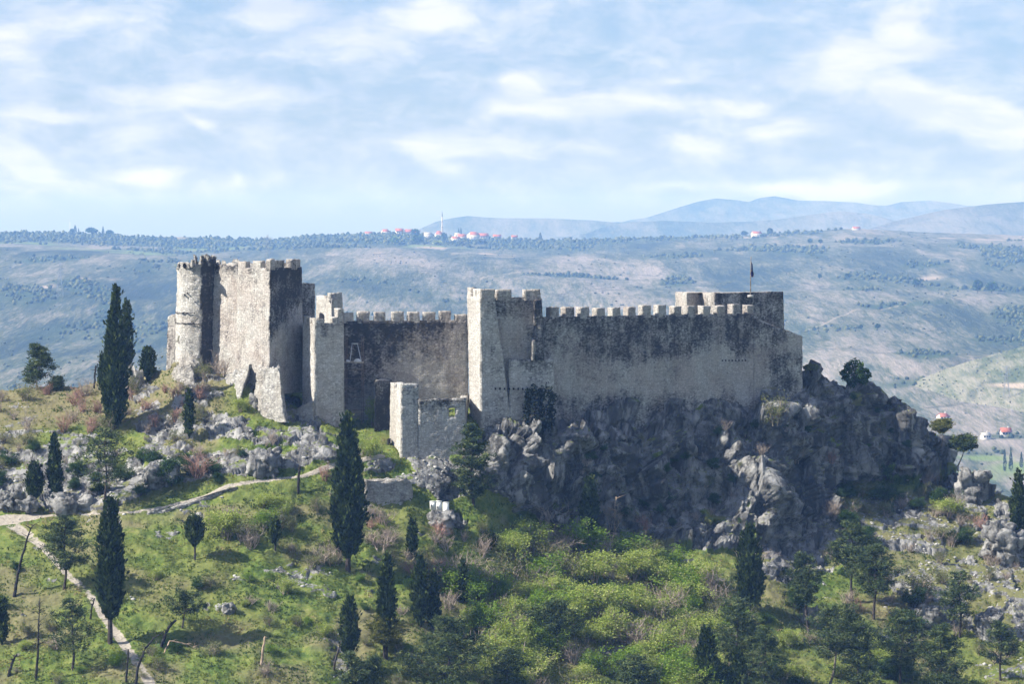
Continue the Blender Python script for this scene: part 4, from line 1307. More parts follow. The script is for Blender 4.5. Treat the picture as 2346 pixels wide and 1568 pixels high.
gp = ground(1003, 1171)
yc = gp.y
for i, (c0, c1, r0, lab) in enumerate(((985, 998.5, 1149.5, 'white electrical cabinet with a dark lock, at the left end of the three'), (999.5, 1012, 1149, 'white electrical cabinet with a dark lock, between its two neighbours'),
                                       (1014.5, 1028.5, 1152, 'lower plain white electrical cabinet at the right end of the three'))):
    x0, x1 = X(c0, yc), X(c1, yc)
    zt_, zb2 = Z(r0, yc), Z(1169.5, yc)
    zb2 = min(zb2, drop(.5 * (x0 + x1), yc) - .1)
    e = empty('electrical_cabinet', (.5 * (x0 + x1), yc, zb2), lab, 'cabinet', 'white electrical cabinets below the gate tower')
    b = MB()
    b.box(x0, x1, yc - .2, yc + .35, zb2, zt_ - .05)
    b.build('body', M['white_box'], e)
    b = MB()
    b.box(x0 - .04, x1 + .04, yc - .26, yc + .4, zt_ - .05, zt_ + .02)
    b.build('lid', M['white_box'], e)
    b = MB()
    b.box(x0 + .06, x1 - .05, yc - .235, yc - .2, zb2 + .25, zt_ - .1)
    d_ = b.build('door', M['white_box'], e)
    if i < 2:
        b = MB()
        b.box(x0 + .06 + .03, x0 + .06 + .13, yc - .28, yc - .236, zb2 + .45, zb2 + .75)
        b.build('handle', M['dark_metal'], d_)

# ------------------------------------------------------------------ vegetation
RNG = np.random.default_rng(11)


def base_at(px, py):
    g = ground(px, py)
    return g, K * g.y


def cypress_meshes(h, wd, seed, crown0=.08, lean=0.0, blunt=0.0, fork=0.0, ragged=1.0):
    """crown and trunk of a columnar cypress, base at the origin"""
    rng = np.random.default_rng(seed)
    R = wd * .5
    z0 = h * crown0

    def prof(t):
        p = np.interp(t, [0, .06, .2, .38, .55, .72, .86, .95, 1], [.35, .70, .95, 1.0, .84, .58, .33, .17, .05])
        return p * (1 - blunt) + blunt * np.interp(t, [0, .1, .3, .6, .85, .95, 1], [.4, .7, .95, 1, .85, .55, .1])
    nl = int(min(11000, 520 + 62 * h * wd))
    t = rng.random(nl * 2)
    t = t[rng.random(nl * 2) < prof(t) * .9 + .1][:nl]
    nl = len(t)
    th = rng.random(nl) * 2 * math.pi
    z = z0 + t * (h - z0)
    d = np.column_stack([np.cos(th) * R * .9, np.sin(th) * R * .9, z * .55])
    f1, f2 = worley(d * (.85 / max(.55, R * .5)) + seed, seed)
    lump = np.clip(1.15 - f1, 0, 1.15)
    big = fbm(np.column_stack([np.cos(th) * .9, np.sin(th) * .9, z * .28]) + seed, 2, seed)
    r = R * prof(t) * (.32 + .80 * lump + .34 * big * ragged) * (1 - .30 * rng.random(nl) ** 2.0) + rng.exponential(.13, nl)
    C = np.column_stack([r * np.cos(th) + lean * z, r * np.sin(th), z + lump * .7])
    if fork:
        side = np.cos(th - .3) > .25
        C[:, 0] += np.where(side & (t > .25), fork * R * (1 - t), 0)
    D = np.column_stack([np.cos(th) * .55, np.sin(th) * .55, np.full(nl, .95)]) + rng.normal(0, .28, (nl, 3))
    tint = np.clip(.40 + .35 * vnoise(d * 1.7 + 3 * seed, seed) + rng.normal(0, .20, nl), 0, 1)
    b = MB()
    b.leaves(C, D, .40 + .012 * h, .20 + .006 * h, rng, tint)
    # dense inner body
    nt_, na = 26, 14
    tt = np.linspace(0, 1, nt_)
    aa = np.arange(na) * 2 * math.pi / na
    T2, A2 = np.meshgrid(tt, aa, indexing='ij')
    zc_ = z0 + T2 * (h - z0) * .97
    bg2 = fbm(np.column_stack([np.cos(A2.ravel()) * .9, np.sin(A2.ravel()) * .9, zc_.ravel() * .28]) + seed, 2, seed).reshape(T2.shape)
    rr = R * prof(T2.ravel()).reshape(T2.shape) * (.50 + .24 * bg2 * ragged)
    core = np.column_stack([(rr * np.cos(A2) + lean * zc_).ravel(), (rr * np.sin(A2)).ravel(), zc_.ravel()])
    i = np.arange(nt_ * na).reshape(nt_, na)
    b.add(core, np.stack([i[:-1], np.roll(i[:-1], -1, 1), np.roll(i[1:], -1, 1), i[1:]], -1).reshape(-1, 4), .15)
    tr = MB()
    zz = np.linspace(-.9, h * max(.4, crown0 + .1), 7)
    tr.tube(np.column_stack([lean * zz + .04 * np.sin(zz), .03 * np.cos(zz * 1.3), zz]), np.linspace(.022, .012, 7) * h ** .9 + .06, 7)
    return b, tr


def put_tree(kind, parts, loc, label, cat='tree', group=None, rz=0.0):
    e = empty(kind, loc, label, cat, group)
    for nm, b, m in parts:
        o = b.build(nm, m, e) if isinstance(b, MB) else None
        if o:
            o['placed'] = 1
    e.rotation_euler.z = rz
    return e


# column, crown top row, trunk foot row, crown width, share of bare trunk, lean, blunt, label
CYP = [
    (262, 660, 984, 92, .03, .01, .0, 1.0, 'tallest dark cypress rising against the hillside left of the castle'),
    (291, 688, 868, 36, .04, .0, .25, .5, 'narrow dark cypress close behind the right flank of the tallest cypress'),
    (236, 812, 902, 34, .05, .0, .2, .3, 'short cypress half hidden behind the left flank of the tallest cypress'),
    (340, 800, 872, 46, .04, .0, .8, .6, 'stout bushy cypress between the tallest cypress and the ruined tower'),
    (128, 996, 1174, 42, .16, -.02, .15, .3, 'slim cypress among the pale rocks, right of a smaller one'),
    (79, 1062, 1166, 52, .22, .0, .3, .3, 'small pointed cypress with a bare foot near the left path end'),
    (433, 893, 1003, 25, .03, .0, .3, .2, 'very slim young cypress on the rocks below the ruined tower'),
    (252, 1143, 1474, 82, .17, .0, .35, .3, 'large cypress with a bare trunk beside the stony trail'),
    (446, 1184, 1284, 54, .34, .0, .9, .6, 'small round headed cypress on a thin trunk in the meadow'),
    (797, 950, 1308, 106, .09, .0, .12, .5, 'great dark cypress standing below the front corner tower'),
    (945, 1188, 1282, 27, .05, .0, .3, .2, 'thin cypress below the three white cabinets'),
    (884, 1270, 1508, 56, .12, .01, .25, .4, 'mid sized cypress leaning over the yellowish pine'),
    (962, 1272, 1436, 50, .03, .0, .3, .4, 'left one of two close cypresses at the edge of the thicket'),
    (992, 1310, 1440, 38, .03, .02, .2, .3, 'right one of two close cypresses at the edge of the thicket'),
    (796, 1368, 1535, 58, .2, .03, .15, .3, 'narrow cypress on a crooked trunk low on the meadow'),
    (1060, 1286, 1384, 30, .05, .0, .3, .3, 'slim dark cypress inside the leafy thicket'),
    (1351, 1096, 1246, 54, .09, .0, .4, .6, 'cypress with a bent tip in the shade of the cliff'),
    (1717, 1202, 1408, 84, .03, .0, .3, .6, 'broad dark cypress before the foot of the cliff'),
    (2334, 1082, 1262, 52, .05, .0, .25, .3, 'tall cypress at the far right edge, beyond the boulder'),
    (1618, 1440, 1600, 74, .05, .0, .35, .5, 'dark bushy cypress at the lower edge in front of a pine'),
    (4, 1376, 1478, 34, .05, .0, .5, .3, 'cypress cut by the left edge of the view'),
    (630, 1190, 1262, 24, .2, .02, .4, .4, 'little wispy cypress in the sunny meadow'),
    (1692, 1492, 1630, 60, .05, .0, .4, .5, 'low dark cypress at the lower edge, right of its taller neighbour'),
    (1124, 1222, 1262, 22, .1, .0, .5, .3, 'tiny dark cypress under the shaded rocks'),
]
for i, (cx_, r0, r1, wd, c0, ln, bl, rg, lab) in enumerate(CYP):
    g, k = base_at(cx_, r1)
    h = (r1 - r0) * k
    b, tr = cypress_meshes(h, wd * k * (.62 if i == 0 else .75), 500 + i, c0, ln, bl, 0, rg)
    put_tree('cypress_tree', [('crown', b, M['cypress']), ('trunk', tr, M['bark'])], (g.x, g.y, g.z - .2), lab, 'cypress')


def pine_meshes(h, wd, seed, crown0=.3, dens=1.0, lean=0.0, bend=0.0, tiers=True, top=.12, flat=0.0, dead=.15):
    rng = np.random.default_rng(seed)
    tr, cr = MB(), MB()
    zz = np.linspace(-.8, h * .97, 14)
    s_ = np.clip(zz / h, 0, 1)

    def axis(s):
        return np.stack([lean * h * s + bend * h * np.sin(s * 3.1) * .5 + .012 * h * np.sin(s * 9 + seed), .01 * h * np.cos(s * 7 + seed), s * h], -1)
    tr.tube(np.concatenate([axis(s_[:1]) - [[0, 0, .8]], axis(s_[1:])]), (.022 * h ** .85 + .05) * (1 - .86 * s_ ** .8), 7)
    nb = int((20 + 3.4 * h) * (.75 + .25 * dens))
    C, D, TI = [], [], []
    for k in range(nb):
        u = (k + rng.random()) / nb
        s = crown0 + (1 - crown0) * u ** .85 * .97
        if tiers:
            s = crown0 + (1 - crown0) * (np.floor(u ** .9 * 11) + .25 * rng.random()) / 11
        pr = np.interp((s - crown0) / (1 - crown0), [0, .12, .35, .6, .85, 1], [.55, .9, 1, .74, .40, top])
        L = wd * .5 * pr * rng.uniform(.55, 1.12)
        a = rng.random() * 2 * math.pi
        up = rng.uniform(-.05, .3) + flat
        o = axis(np.array([s]))[0]
        q = np.linspace(0, 1, 6)
        br = o + np.column_stack([np.cos(a) * L * q, np.sin(a) * L * q, L * (up * q + .16 * q ** 2.4 - .12 * q * (1 - q))])
        br[1:] += rng.normal(0, .03 * L, (5, 3))
        tr.tube(br, np.linspace(.055, .015, 6) * (.5 + .09 * L), 4)
        if rng.random() < dead * (1 - u):
            continue
        nt_ = int((3 + 4.2 * L) * dens)
        for j in range(nt_):
            w_ = rng.uniform(.28, 1.05)
            p = np.array([np.interp(w_, q, br[:, c]) for c in range(3)])
            sp = .20 * L * (1.15 - w_ * .6) + .12
            p = p + rng.normal(0, 1, 3) * [sp, sp, .07 + .03 * L]
            n = rng.integers(9, 15)
            C.append(p + rng.normal(0, .17, (n, 3)) * [1.2, 1.2, .8])
            D.append(np.column_stack([rng.normal(0, .8, n) + np.cos(a) * .5, rng.normal(0, .8, n) + np.sin(a) * .5, rng.normal(.35, .5, n)]))
            TI.append(np.full(n, np.clip(.45 + rng.normal(0, .28), 0, 1)))
    if C:
        C, D, TI = np.concatenate(C), np.concatenate(D), np.concatenate(TI)
        cr.leaves(C, D, .50, .10, rng, np.clip(TI + rng.normal(0, .1, len(TI)), 0, 1))
    return cr, tr


PINES = [
    (1082, 963, 1152, 92, .10, 1.5, 0, 0, 'pine', 'dark green conifer beside the gate tower'),
    (86, 788, 892, 80, .12, 1.3, .06, .05, 'pine', 'tousled pine on the skyline left of the tallest cypress'),
    (130, 862, 896, 34, .25, 1.2, .1, 0, 'pine', 'small dark pine on the ridge, right of the tousled one'),
    (242, 978, 1156, 150, .30, .55, 0, 0, 'pine', 'thin open pine among the rocks, just under the tallest cypress'),
    (148, 1178, 1352, 132, .30, .95, 0, .02, 'pine', 'tiered pine with level branches left of the big trail cypress'),
    (160, 1368, 1536, 130, .30, .6, -.05, .1, 'pine', 'sparse bluish pine with a forked trunk below the trail'),
    (1030, 1408, 1625, 220, .18, 1.25, 0, 0, 'pine', 'broad spreading pine at the lower middle of the slope'),
    (880, 1410, 1508, 92, .34, 1.5, 0, 0, 'pine_yellow', 'yellowish pine under the mid sized cypress'),
    (806, 1488, 1650, 90, .12, 1.2, 0, 0, 'pine', 'young dense pine at the lower edge below the narrow cypress'),
    (858, 1496, 1630, 66, .12, 1.1, 0, 0, 'pine', 'young pine right of its denser neighbour at the lower edge'),
    (1262, 1376, 1508, 140, .3, 1.1, .05, .05, 'pine', 'bushy pine on dark stems in the middle of the thicket'),
    (1688, 1372, 1590, 130, .35, 1.0, 0, .02, 'pine', 'rounded pine standing in front of the broad dark cypress'),
    (1752, 1430, 1640, 110, .15, 1.0, 0, 0, 'pine', 'bluish pine at the lower edge, right of the rounded pine'),
    (1845, 1262, 1446, 92, .38, 1.1, -.05, .02, 'pine', 'slender pine with a long bare trunk before the pale rock ledge'),
    (1952, 1192, 1376, 118, .36, 1.1, 0, 0, 'pine', 'dark pine below the cliff, highest of the pines on that slope'),
    (2003, 1244, 1420, 122, .34, 1.2, 0, .02, 'pine', 'dark pine close on the right of the highest slope pine'),
    (2200, 1306, 1462, 96, .3, .95, 0, 0, 'pine', 'thin pine among white rocks on the right slope'),
    (1900, 1386, 1600, 190, .45, 1.0, .12, .16, 'pine', 'crooked pine with a bent pale trunk on the lower right'),
    (1968, 1420, 1640, 120, .2, 1.1, 0, 0, 'pine', 'upright pine at the lower edge, right of the crooked pine'),
    (2062, 1392, 1580, 140, .28, 1.0, .03, .05, 'pine', 'grey green pine in the middle of the right pine group'),
    (2155, 1424, 1640, 140, .2, 1.2, 0, 0, 'pine', 'large dense pine nearest the lower right corner'),
    (2158, 964, 1026, 50, .62, 1.8, .02, .05, 'pine_yellow', 'flat topped pine on the rocky ridge against the valley'),
    (2204, 998, 1066, 68, .5, 1.7, .25, .1, 'pine', 'wind bent pine leaning right from the rocky ridge'),
    (1450, 1500, 1610, 120, .3, .9, 0, .05, 'pine', 'dull green pine at the lower edge under the thicket'),
    (1160, 1480, 1620, 120, .2, .9, .03, .05, 'pine', 'ragged pine right of the broad spreading pine'),
    (420, 1355, 1440, 110, .35, .55, .1, .1, 'pine', 'sparse grey pine sapling beside stones in the meadow'),
    (2290, 1420, 1560, 90, .3, .8, 0, .05, 'pine', 'half bare pine in the gully near the right edge'),
]
for i, (cx_, r0, r1, wd, c0, dn, ln, bd, mt_, lab) in enumerate(PINES):
    g, k = base_at(cx_ - ln * (r1 - r0) * .5, r1)
    h = (r1 - r0) * k
    fl = 'flat topped' in lab or 'wind bent' in lab
    cr, tr = pine_meshes(h, wd * k, 900 + i, c0, dn, ln, bd, not fl and i not in (1, 10, 11, 17), .55 if fl or i in (1, 2, 7, 10, 11, 17) else .14, .1 if fl else 0, .05 if fl else .15)
    put_tree('pine_tree', [('crown', cr, M[mt_]), ('trunk', tr, M['bark_grey'] if i in (1, 17, 21, 22) else M['bark'])], (g.x, g.y, g.z - .15), lab, 'pine')


def twig_skeleton(h, wd, rng, stems=7, levels=3, spread=.42):
    """list of (points, r0, r1) and the tips of a many stemmed bush"""
    out, tips = [], []

    def grow(p, d, L, r, lv):
        q = [p]
        n = 4
        for k in range(n):
            d = d + rng.normal(0, .16, 3)
            d[2] += .13
            d = d / np.linalg.norm(d)
            q.append(q[-1] + d * L / n)
        out.append((np.array(q), r, r * .45))
        if lv == 0:
            tips.append((q[-1], d))
            tips.append((q[-2], d))
            return
        for k in range(rng.integers(2, 4)):
            j = rng.integers(1, n + 1)
            dd = d + rng.normal(0, .55, 3)
            grow(q[j], dd / np.linalg.norm(dd), L * rng.uniform(.5, .75), r * .55, lv - 1)
    for k in range(stems):
        a = rng.random() * 2 * math.pi
        s = rng.uniform(.1, 1) * spread * wd / h
        d = np.array([math.cos(a) * s, math.sin(a) * s, 1.0])
        grow(np.array([math.cos(a) * .12 * wd, math.sin(a) * .12 * wd, -.2]), d / np.linalg.norm(d), h * rng.uniform(.42, .62), .018 * h + .012, levels)
    return out, tips


def bush_meshes(h, wd, seed, leafy, stems=8, levels=2, leaf=.2, per=16, jit=.26):
    rng = np.random.default_rng(seed)
    sk, tips = twig_skeleton(h, wd, rng, stems, levels)
    tw = MB()
    for p, r0, r1 in sk:
        tw.tube(p, np.linspace(r0, r1, len(p)), 3)
    lf = MB()
    if leafy:
        C, D, TI = [], [], []
        for p, d in tips:
            n = max(1, int(per * leafy * rng.uniform(.3, 1.7)))
            C.append(p + rng.normal(0, jit * (.6 + .12 * h), (n, 3)))
            D.append(d + rng.normal(0, .8, (n, 3)))
            TI.append(np.full(n, np.clip(rng.normal(.5, .22), 0, 1)))
        C, D, TI = np.concatenate(C), np.concatenate(D), np.concatenate(TI)
        C[:, 2] = np.maximum(C[:, 2], .05)
        lf.leaves(C, D, leaf * 1.3, leaf * .8, rng, np.clip(TI + rng.normal(0, .12, len(TI)), 0, 1))
    return lf, tw


# bush prototypes, 4 m high; copies share their meshes
PROTO = {}


def proto(kind, mat_leaf, mat_twig, leafy, n=4, **kw):
    PROTO[kind] = []
    for k in range(n):
        lf, tw = bush_meshes(4.0, kw.get('wd', 3.4), 3000 + 17 * len(PROTO) + k, leafy, kw.get('stems', 9), kw.get('levels', 2), kw.get('leaf', .22), kw.get('per', 16), kw.get('jit', .28))
        lo = lf.build('foliage', mat_leaf) if leafy else None
        to = tw.build('stems', mat_twig)
        PROTO[kind].append((lo.data if lo else None, to.data))
        for o in (lo, to):
            if o:
                bpy.data.objects.remove(o)


proto('spring_bush', M['spring'], M['twig'], 1.0, 4, per=26, leaf=.16, jit=.30, stems=12)
proto('fresh_bush', M['fresh'], M['bark_grey'], 1.0, 4, per=34, leaf=.17, jit=.30)
proto('olive_bush', M['olive'], M['twig'], 1.0, 3, per=13, leaf=.16)
proto('bare_bush', None, M['twig'], 0, 4, stems=12, levels=3)
proto('reddish_bush', None, M['twig_red'], 0, 3, stems=14, levels=3)
proto('dark_bush', M['broad'], M['bark'], 1.0, 3, per=44, stems=8, leaf=.18)
NICE = {'spring_bush': 'spring_bush', 'fresh_bush': 'fresh_bush', 'olive_bush': 'olive_bush', 'bare_bush': 'bare_bush', 'reddish_bush': 'reddish_bush', 'dark_bush': 'dark_bush'}


def bush(kind, cx_, r1, hpx, wpx, label, group=None, g=None):
    g2, k = base_at(cx_, r1)
    g = g or g2
    h, w_ = hpx * k, wpx * k
    e = empty(kind, (g.x, g.y, g.z - .1), label, 'bush', group)
    lm, tm = PROTO[kind][random.randrange(len(PROTO[kind]))]
    for nm, me in (('foliage', lm), ('stems', tm)):
        if me:
            o = bpy.data.objects.new(nm, me)
            COL.objects.link(o)
            o.parent = e
            o['placed'] = 1
    e.rotation_euler.z = random.random() * 6.28
    e.scale = (w_ / 3.6, w_ / 3.6, h / 4.3)
    return e


random.seed(21)
# bushes one can point at
for a in [
    ('olive_bush', 1776, 972, 72, 62, 'pale yellow bush growing from the upper cliff'),
    ('spring_bush', 856, 975, 66, 54, 'yellow green bush at the foot of the scaffold'),
    ('spring_bush', 840, 1046, 44, 60, 'pale green bush left of the gate tower door'),
    ('olive_bush', 2006, 1098, 44, 44, 'dull yellow bush under the overhanging rocks, left of a greener one'),
    ('fresh_bush', 2046, 1104, 42, 46, 'bright green bush under the overhanging rocks'),
    ('olive_bush', 2012, 992, 42, 44, 'small olive bush halfway up the right cliff edge'),
    ('bare_bush', 1312, 940, 112, 96, 'leafless grey tree against the foot of the main wall'),
    ('olive_bush', 1318, 880, 60, 66, 'thin budding branches against the main wall'),
    ('spring_bush', 2170, 1182, 40, 70, 'yellowish bush below the big pale boulder'),
    ('olive_bush', 2108, 1372, 78, 86, 'budding bush between the white rocks of the right slope'),
    ('spring_bush', 520, 1232, 80, 90, 'loose yellow green bush in the meadow below the path wall'),
    ('olive_bush', 560, 1246, 70, 80, 'greyish budding bush beside the loose yellow green one'),
    ('fresh_bush', 604, 1210, 50, 60, 'fresh green bush near the burnt stump by the path'),
    ('fresh_bush', 1456, 1282, 60, 110, 'bright green bush highest in the thicket'),
    ('fresh_bush', 1530, 1312, 60, 90, 'bright green bush lower right of the highest green one'),
    ('olive_bush', 470, 872, 50, 44, 'thin bush at the foot of the ruined tower'),
    ('bare_bush', 505, 862, 60, 66, 'bare twigs leaning from the foot of the curtain wall'),
    ('spring_bush', 552, 944, 40, 34, 'small green bush in the hollow by the ruined buttress'),
    ('olive_bush', 445, 948, 24, 40, 'ochre bush right of the very slim cypress'),
    ('dark_bush', 385, 1110, 60, 80, 'dense dark green bush among the left rocks'),
    ('reddish_bush', 452, 1092, 66, 76, 'reddish brown bare bush below the very slim cypress'),
    ('reddish_bush', 744, 1098, 42, 42, 'small reddish bush by the pale bedrock and the path'),
    ('bare_bush', 872, 1262, 50, 90, 'grey domed thorn bush right of the great cypress'),
    ('bare_bush', 1250, 1228, 96, 120, 'large bare bush leaning at the foot of the cliff'),
    ('bare_bush', 1398, 1236, 96, 60, 'dead looking shrub right of the cypress in the cliff shade'),
    ('reddish_bush', 1470, 1232, 70, 70, 'reddish bare shrub before the dark cliff foot'),
    ('bare_bush', 1720, 1300, 60, 80, 'grey bare shrub left of the pale rock ledge'),
    ('olive_bush', 410, 785, 20, 12, 'tuft of greenery on the corner of the ruined tower'),
    ('bare_bush', 1822, 1060, 44, 60, 'thin bare shrub in a cleft of the sunlit cliff'),
    ('reddish_bush', 1905, 1060, 34, 36, 'small reddish shrub in a crack of the dark cliff'),
]:
    bush(*a)

# the crown of the round tree on the cliff top
for (cx_, r0, r1, wd, lab, lm_, dn_) in ((1958, 833, 884, 74, 'rounded dark evergreen on the cliff top, right of the castle', 'broad', 1.0),
                                         (1236, 884, 994, 86, 'black green evergreen clinging to the middle tower', 'ivy', 1.3),
                                         (1858, 834, 850, 46, 'low thin shrub by the right end of the wall', 'olive', .4)):
    g, k = base_at(cx_, r1)
    if 'clinging' in lab:
        g = Vector((X(cx_, 390.6), 390.6, Z(r1, 390.6)))
        k = K * 390.6
    h, w_ = (r1 - r0) * k, wd * k
    rng = np.random.default_rng(int(cx_))
    n = int(2600 * dn_)
    v = rng.normal(size=(n, 3))
    v /= np.linalg.norm(v, axis=1)[:, None]
    a1, a2 = worley(v * 1.6 + cx_, 5)
    r = (.62 + .55 * np.clip(1 - a1, 0, 1)) * rng.uniform(.55, 1, n) ** .45
    C = v * (r * (1 + .55 * fbm(v * 1.1 + cx_, 3, 7)))[:, None] * [w_ * .5, w_ * .5 if 'clinging' not in lab else w_ * .3, h * .52] + [0, 0, h * .52]
    cr, tr = MB(), MB()
    cr.leaves(C, v + rng.normal(0, .6, (n, 3)), .34, .24, rng, np.clip(.45 + .4 * (.5 - a1) + rng.normal(0, .15, n), 0, 1))
    for k2 in range(6):
        a = rng.random() * 6.28
        tr.tube([(0, 0, -.3), (math.cos(a) * w_ * .1, math.sin(a) * w_ * .1, h * .3), (math.cos(a) * w_ * .28, math.sin(a) * w_ * .28, h * .62)], [.14, .09, .03], 5)
    put_tree('evergreen_tree', [('crown', cr, M[lm_]), ('trunk', tr, M['bark'])], (g.x, g.y, g.z), lab)


# burnt and dead trunks: path of picture points from foot to tip
def dead_tree(pts_, r0, r1, mat, label, stubs=6, twigs=0, seed=0, kind='dead_tree'):
    rng = np.random.default_rng(seed + 77)
    g, k = base_at(*pts_[0])
    P = np.array([[X(c, g.y) - X(pts_[0][0], g.y), .15 * i, Z(r, g.y) - Z(pts_[0][1], g.y)] for i, (c, r) in enumerate(pts_)])
    P[0, 2] -= .5
    s0 = np.linspace(0, 1, len(P))
    s1 = np.linspace(0, 1, 4 * len(P))
    Q = np.column_stack([np.interp(s1, s0, P[:, c]) for c in range(3)]) + rng.normal(0, .03, (len(s1), 3))
    e = empty(kind, (g.x, g.y, g.z), label, 'dead tree')
    b = MB()
    b.tube(Q, np.linspace(r0, r1, len(Q)), 7)
    b.build('trunk', mat, e)['placed'] = 1
    if stubs:
        b = MB()
        for i in range(stubs):
            u = rng.uniform(.35, .98)
            p = np.array([np.interp(u, s1, Q[:, c]) for c in range(3)])
            a = rng.random() * 6.28
            L = rng.uniform(.5, 1.0) * (twigs or .9) * (1.2 - u * .5)
            d = np.array([math.cos(a), math.sin(a), rng.uniform(-.1, .7)])
            b.tube([p, p + d * L * .5 + [0, 0, .05], p + d * L + rng.normal(0, .15, 3)], [r1 * .6 + .025, .03, .015], 4)
        b.build('branches', mat, e)['placed'] = 1
    return e


DEAD = [
    ([(32, 1368), (40, 1320), (52, 1268), (66, 1222), (72, 1204)], .30, .06, 'burnt', 'leaning burnt tree left of the tiered pine', 16, 1.8),
    ([(82, 1560), (86, 1500), (88, 1440), (90, 1372)], .24, .04, 'burnt', 'bare dead tree with fine side twigs in the lower left', 26, 1.5),
    ([(368, 1482), (378, 1455), (392, 1432), (402, 1424)], .30, .16, 'burnt', 'short black snapped trunk leaning right on the meadow', 3, 1.2),
    ([(598, 1524), (602, 1490), (607, 1460)], .22, .14, 'dead_pale', 'pale broken stump on the open slope', 2, .5),
    ([(682, 1128), (684, 1098), (687, 1068)], .26, .18, 'burnt', 'burnt upright trunk standing by the footpath', 3, .6),
    ([(216, 890), (217, 862), (219, 838)], .20, .13, 'burnt', 'short charred trunk left of the tallest cypress', 4, .8),
    ([(288, 1568), (291, 1530), (293, 1490)], .20, .10, 'burnt', 'thin burnt stump beside the stony trail', 3, .5),
    ([(306, 1590), (316, 1530), (330, 1490), (352, 1464), (380, 1446)], .26, .05, 'burnt', 'curved burnt tree bowing to the right beside the trail', 12, 1.2),
    ([(205, 1420), (211, 1394), (216, 1372)], .17, .08, 'burnt', 'small dark snag between the trail and the large cypress', 5, .7),
    ([(18, 1550), (26, 1520), (38, 1502)], .28, .12, 'burnt', 'gnarled black stump near the lower left corner', 8, 1.0),
    ([(762, 1534), (772, 1500), (782, 1470)], .20, .10, 'bark', 'dark leaning trunk at the foot of the narrow cypress', 2, .5),
    ([(1410, 1222), (1408, 1180), (1412, 1140)], .20, .06, 'dead_pale', 'pale dead tree in the shade right of the cliff cypress', 18, 1.6),
    ([(370, 1500), (388, 1470), (430, 1478), (452, 1492)], .14, .05, 'dead_pale', 'fallen grey branch over the meadow hollow', 6, 1.0),
    ([(836, 1450), (818, 1438), (806, 1434)], .12, .05, 'dead_pale', 'bleached dead bough beside the narrow cypress', 6, 1.2),
]
for i, (p_, r0, r1, m_, lab, st_, tw_) in enumerate(DEAD):
    dead_tree(p_, r0 * .72, r1 * .8, M[m_], lab, st_, tw_, i)


# thicket, scrub and hedgerow bushes: zone, kinds, count, sizes, labels
def scatter(poly, n, kinds, hr, label_of, group_of, seed, accept=None):
    rng = random.Random(seed)
    xs, ys_ = [p[0] for p in poly], [p[1] for p in poly]
    spots = []
    tries = 0
    while len(spots) < n and tries < 9000:
        tries += 1
        c, r = rng.uniform(min(xs), max(xs)), rng.uniform(min(ys_), max(ys_))
        if not inpoly(np.array([c]), np.array([r]), poly)[0]:
            continue
        if accept and not accept(c, r, rng):
            continue
        if any((c - a) ** 2 + ((r - b) * 1.5) ** 2 < (hr[0] * .55) ** 2 for a, b in spots):
            continue
        spots.append((c, r))
    spots.sort(key=lambda s: s[1])
    for c, r in spots:
        nz = vnoise(np.array([[c * .012, r * .02, seed]]), 3)[0]
        kd = rng.choices([k for k, _ in kinds], [max(.02, w_ + (.5 * nz if i % 2 else -.5 * nz) * w_) for i, (k, w_) in enumerate(kinds)])[0]
        hp = rng.uniform(*hr)
        bush(kd, c, r, hp, hp * rng.uniform(.9, 1.5), label_of[kd], group_of[kd])


def zone(poly, n, kinds, hr, where, seed):
    desc = {'spring_bush': 'yellow green bush in new leaf', 'fresh_bush': 'bright green leafy bush', 'olive_bush': 'dull olive budding bush', 'bare_bush': 'leafless grey twiggy bush', 'reddish_bush': 'reddish bare twiggy bush', 'dark_bush': 'dark green dense bush'}
    pl = {'spring_bush': 'yellow green bushes', 'fresh_bush': 'bright green bushes', 'olive_bush': 'olive bushes', 'bare_bush': 'bare grey bushes', 'reddish_bush': 'reddish bare bushes', 'dark_bush': 'dark green bushes'}
    scatter(poly, n, kinds, hr, {k: v + ' ' + where for k, v in desc.items()}, {k: v + ' ' + where for k, v in pl.items()}, seed)


THICKET = [(1010, 1330), (1180, 1262), (1330, 1258), (1480, 1290), (1620, 1350), (1690, 1440), (1690, 1610), (1100, 1620), (1090, 1480), (1010, 1420)]
zone(THICKET, 120, [('spring_bush', .44), ('bare_bush', .26), ('olive_bush', .10), ('fresh_bush', .18), ('dark_bush', .03)], (46, 84), 'in the thicket below the cliff', 1)
zone([(-60, 905), (60, 900), (240, 905), (390, 890), (480, 880), (480, 960), (300, 1000), (-60, 985)], 42, [('reddish_bush', .45), ('bare_bush', .35), ('olive_bush', .2)], (26, 46), 'along the ridge left of the castle', 2)
zone([(1890, 1180), (2100, 1130), (2330, 1210), (2360, 1480), (2060, 1400), (1800, 1400)], 46, [('bare_bush', .45), ('olive_bush', .3), ('dark_bush', .15), ('reddish_bush', .1)], (20, 44), 'between the white rocks on the right', 3)
zone([(470, 1170), (770, 1130), (800, 1240), (760, 1330), (560, 1330), (470, 1260)], 16, [('olive_bush', .4), ('spring_bush', .3), ('bare_bush', .3)], (30, 58), 'in the meadow left of the great cypress', 4)
zone([(840, 1180), (1000, 1230), (1180, 1200), (1330, 1245), (1150, 1270), (1000, 1320), (850, 1300)], 20, [('bare_bush', .6), ('olive_bush', .25), ('reddish_bush', .15)], (22, 44), 'above the thicket', 5)
zone([(-40, 1230), (460, 1300), (780, 1330), (780, 1620), (400, 1620), (-40, 1620)], 42, [('olive_bush', .35), ('fresh_bush', .2), ('bare_bush', .25), ('spring_bush', .1), ('dark_bush', .1)], (16, 40), 'on the lower left slope', 6)
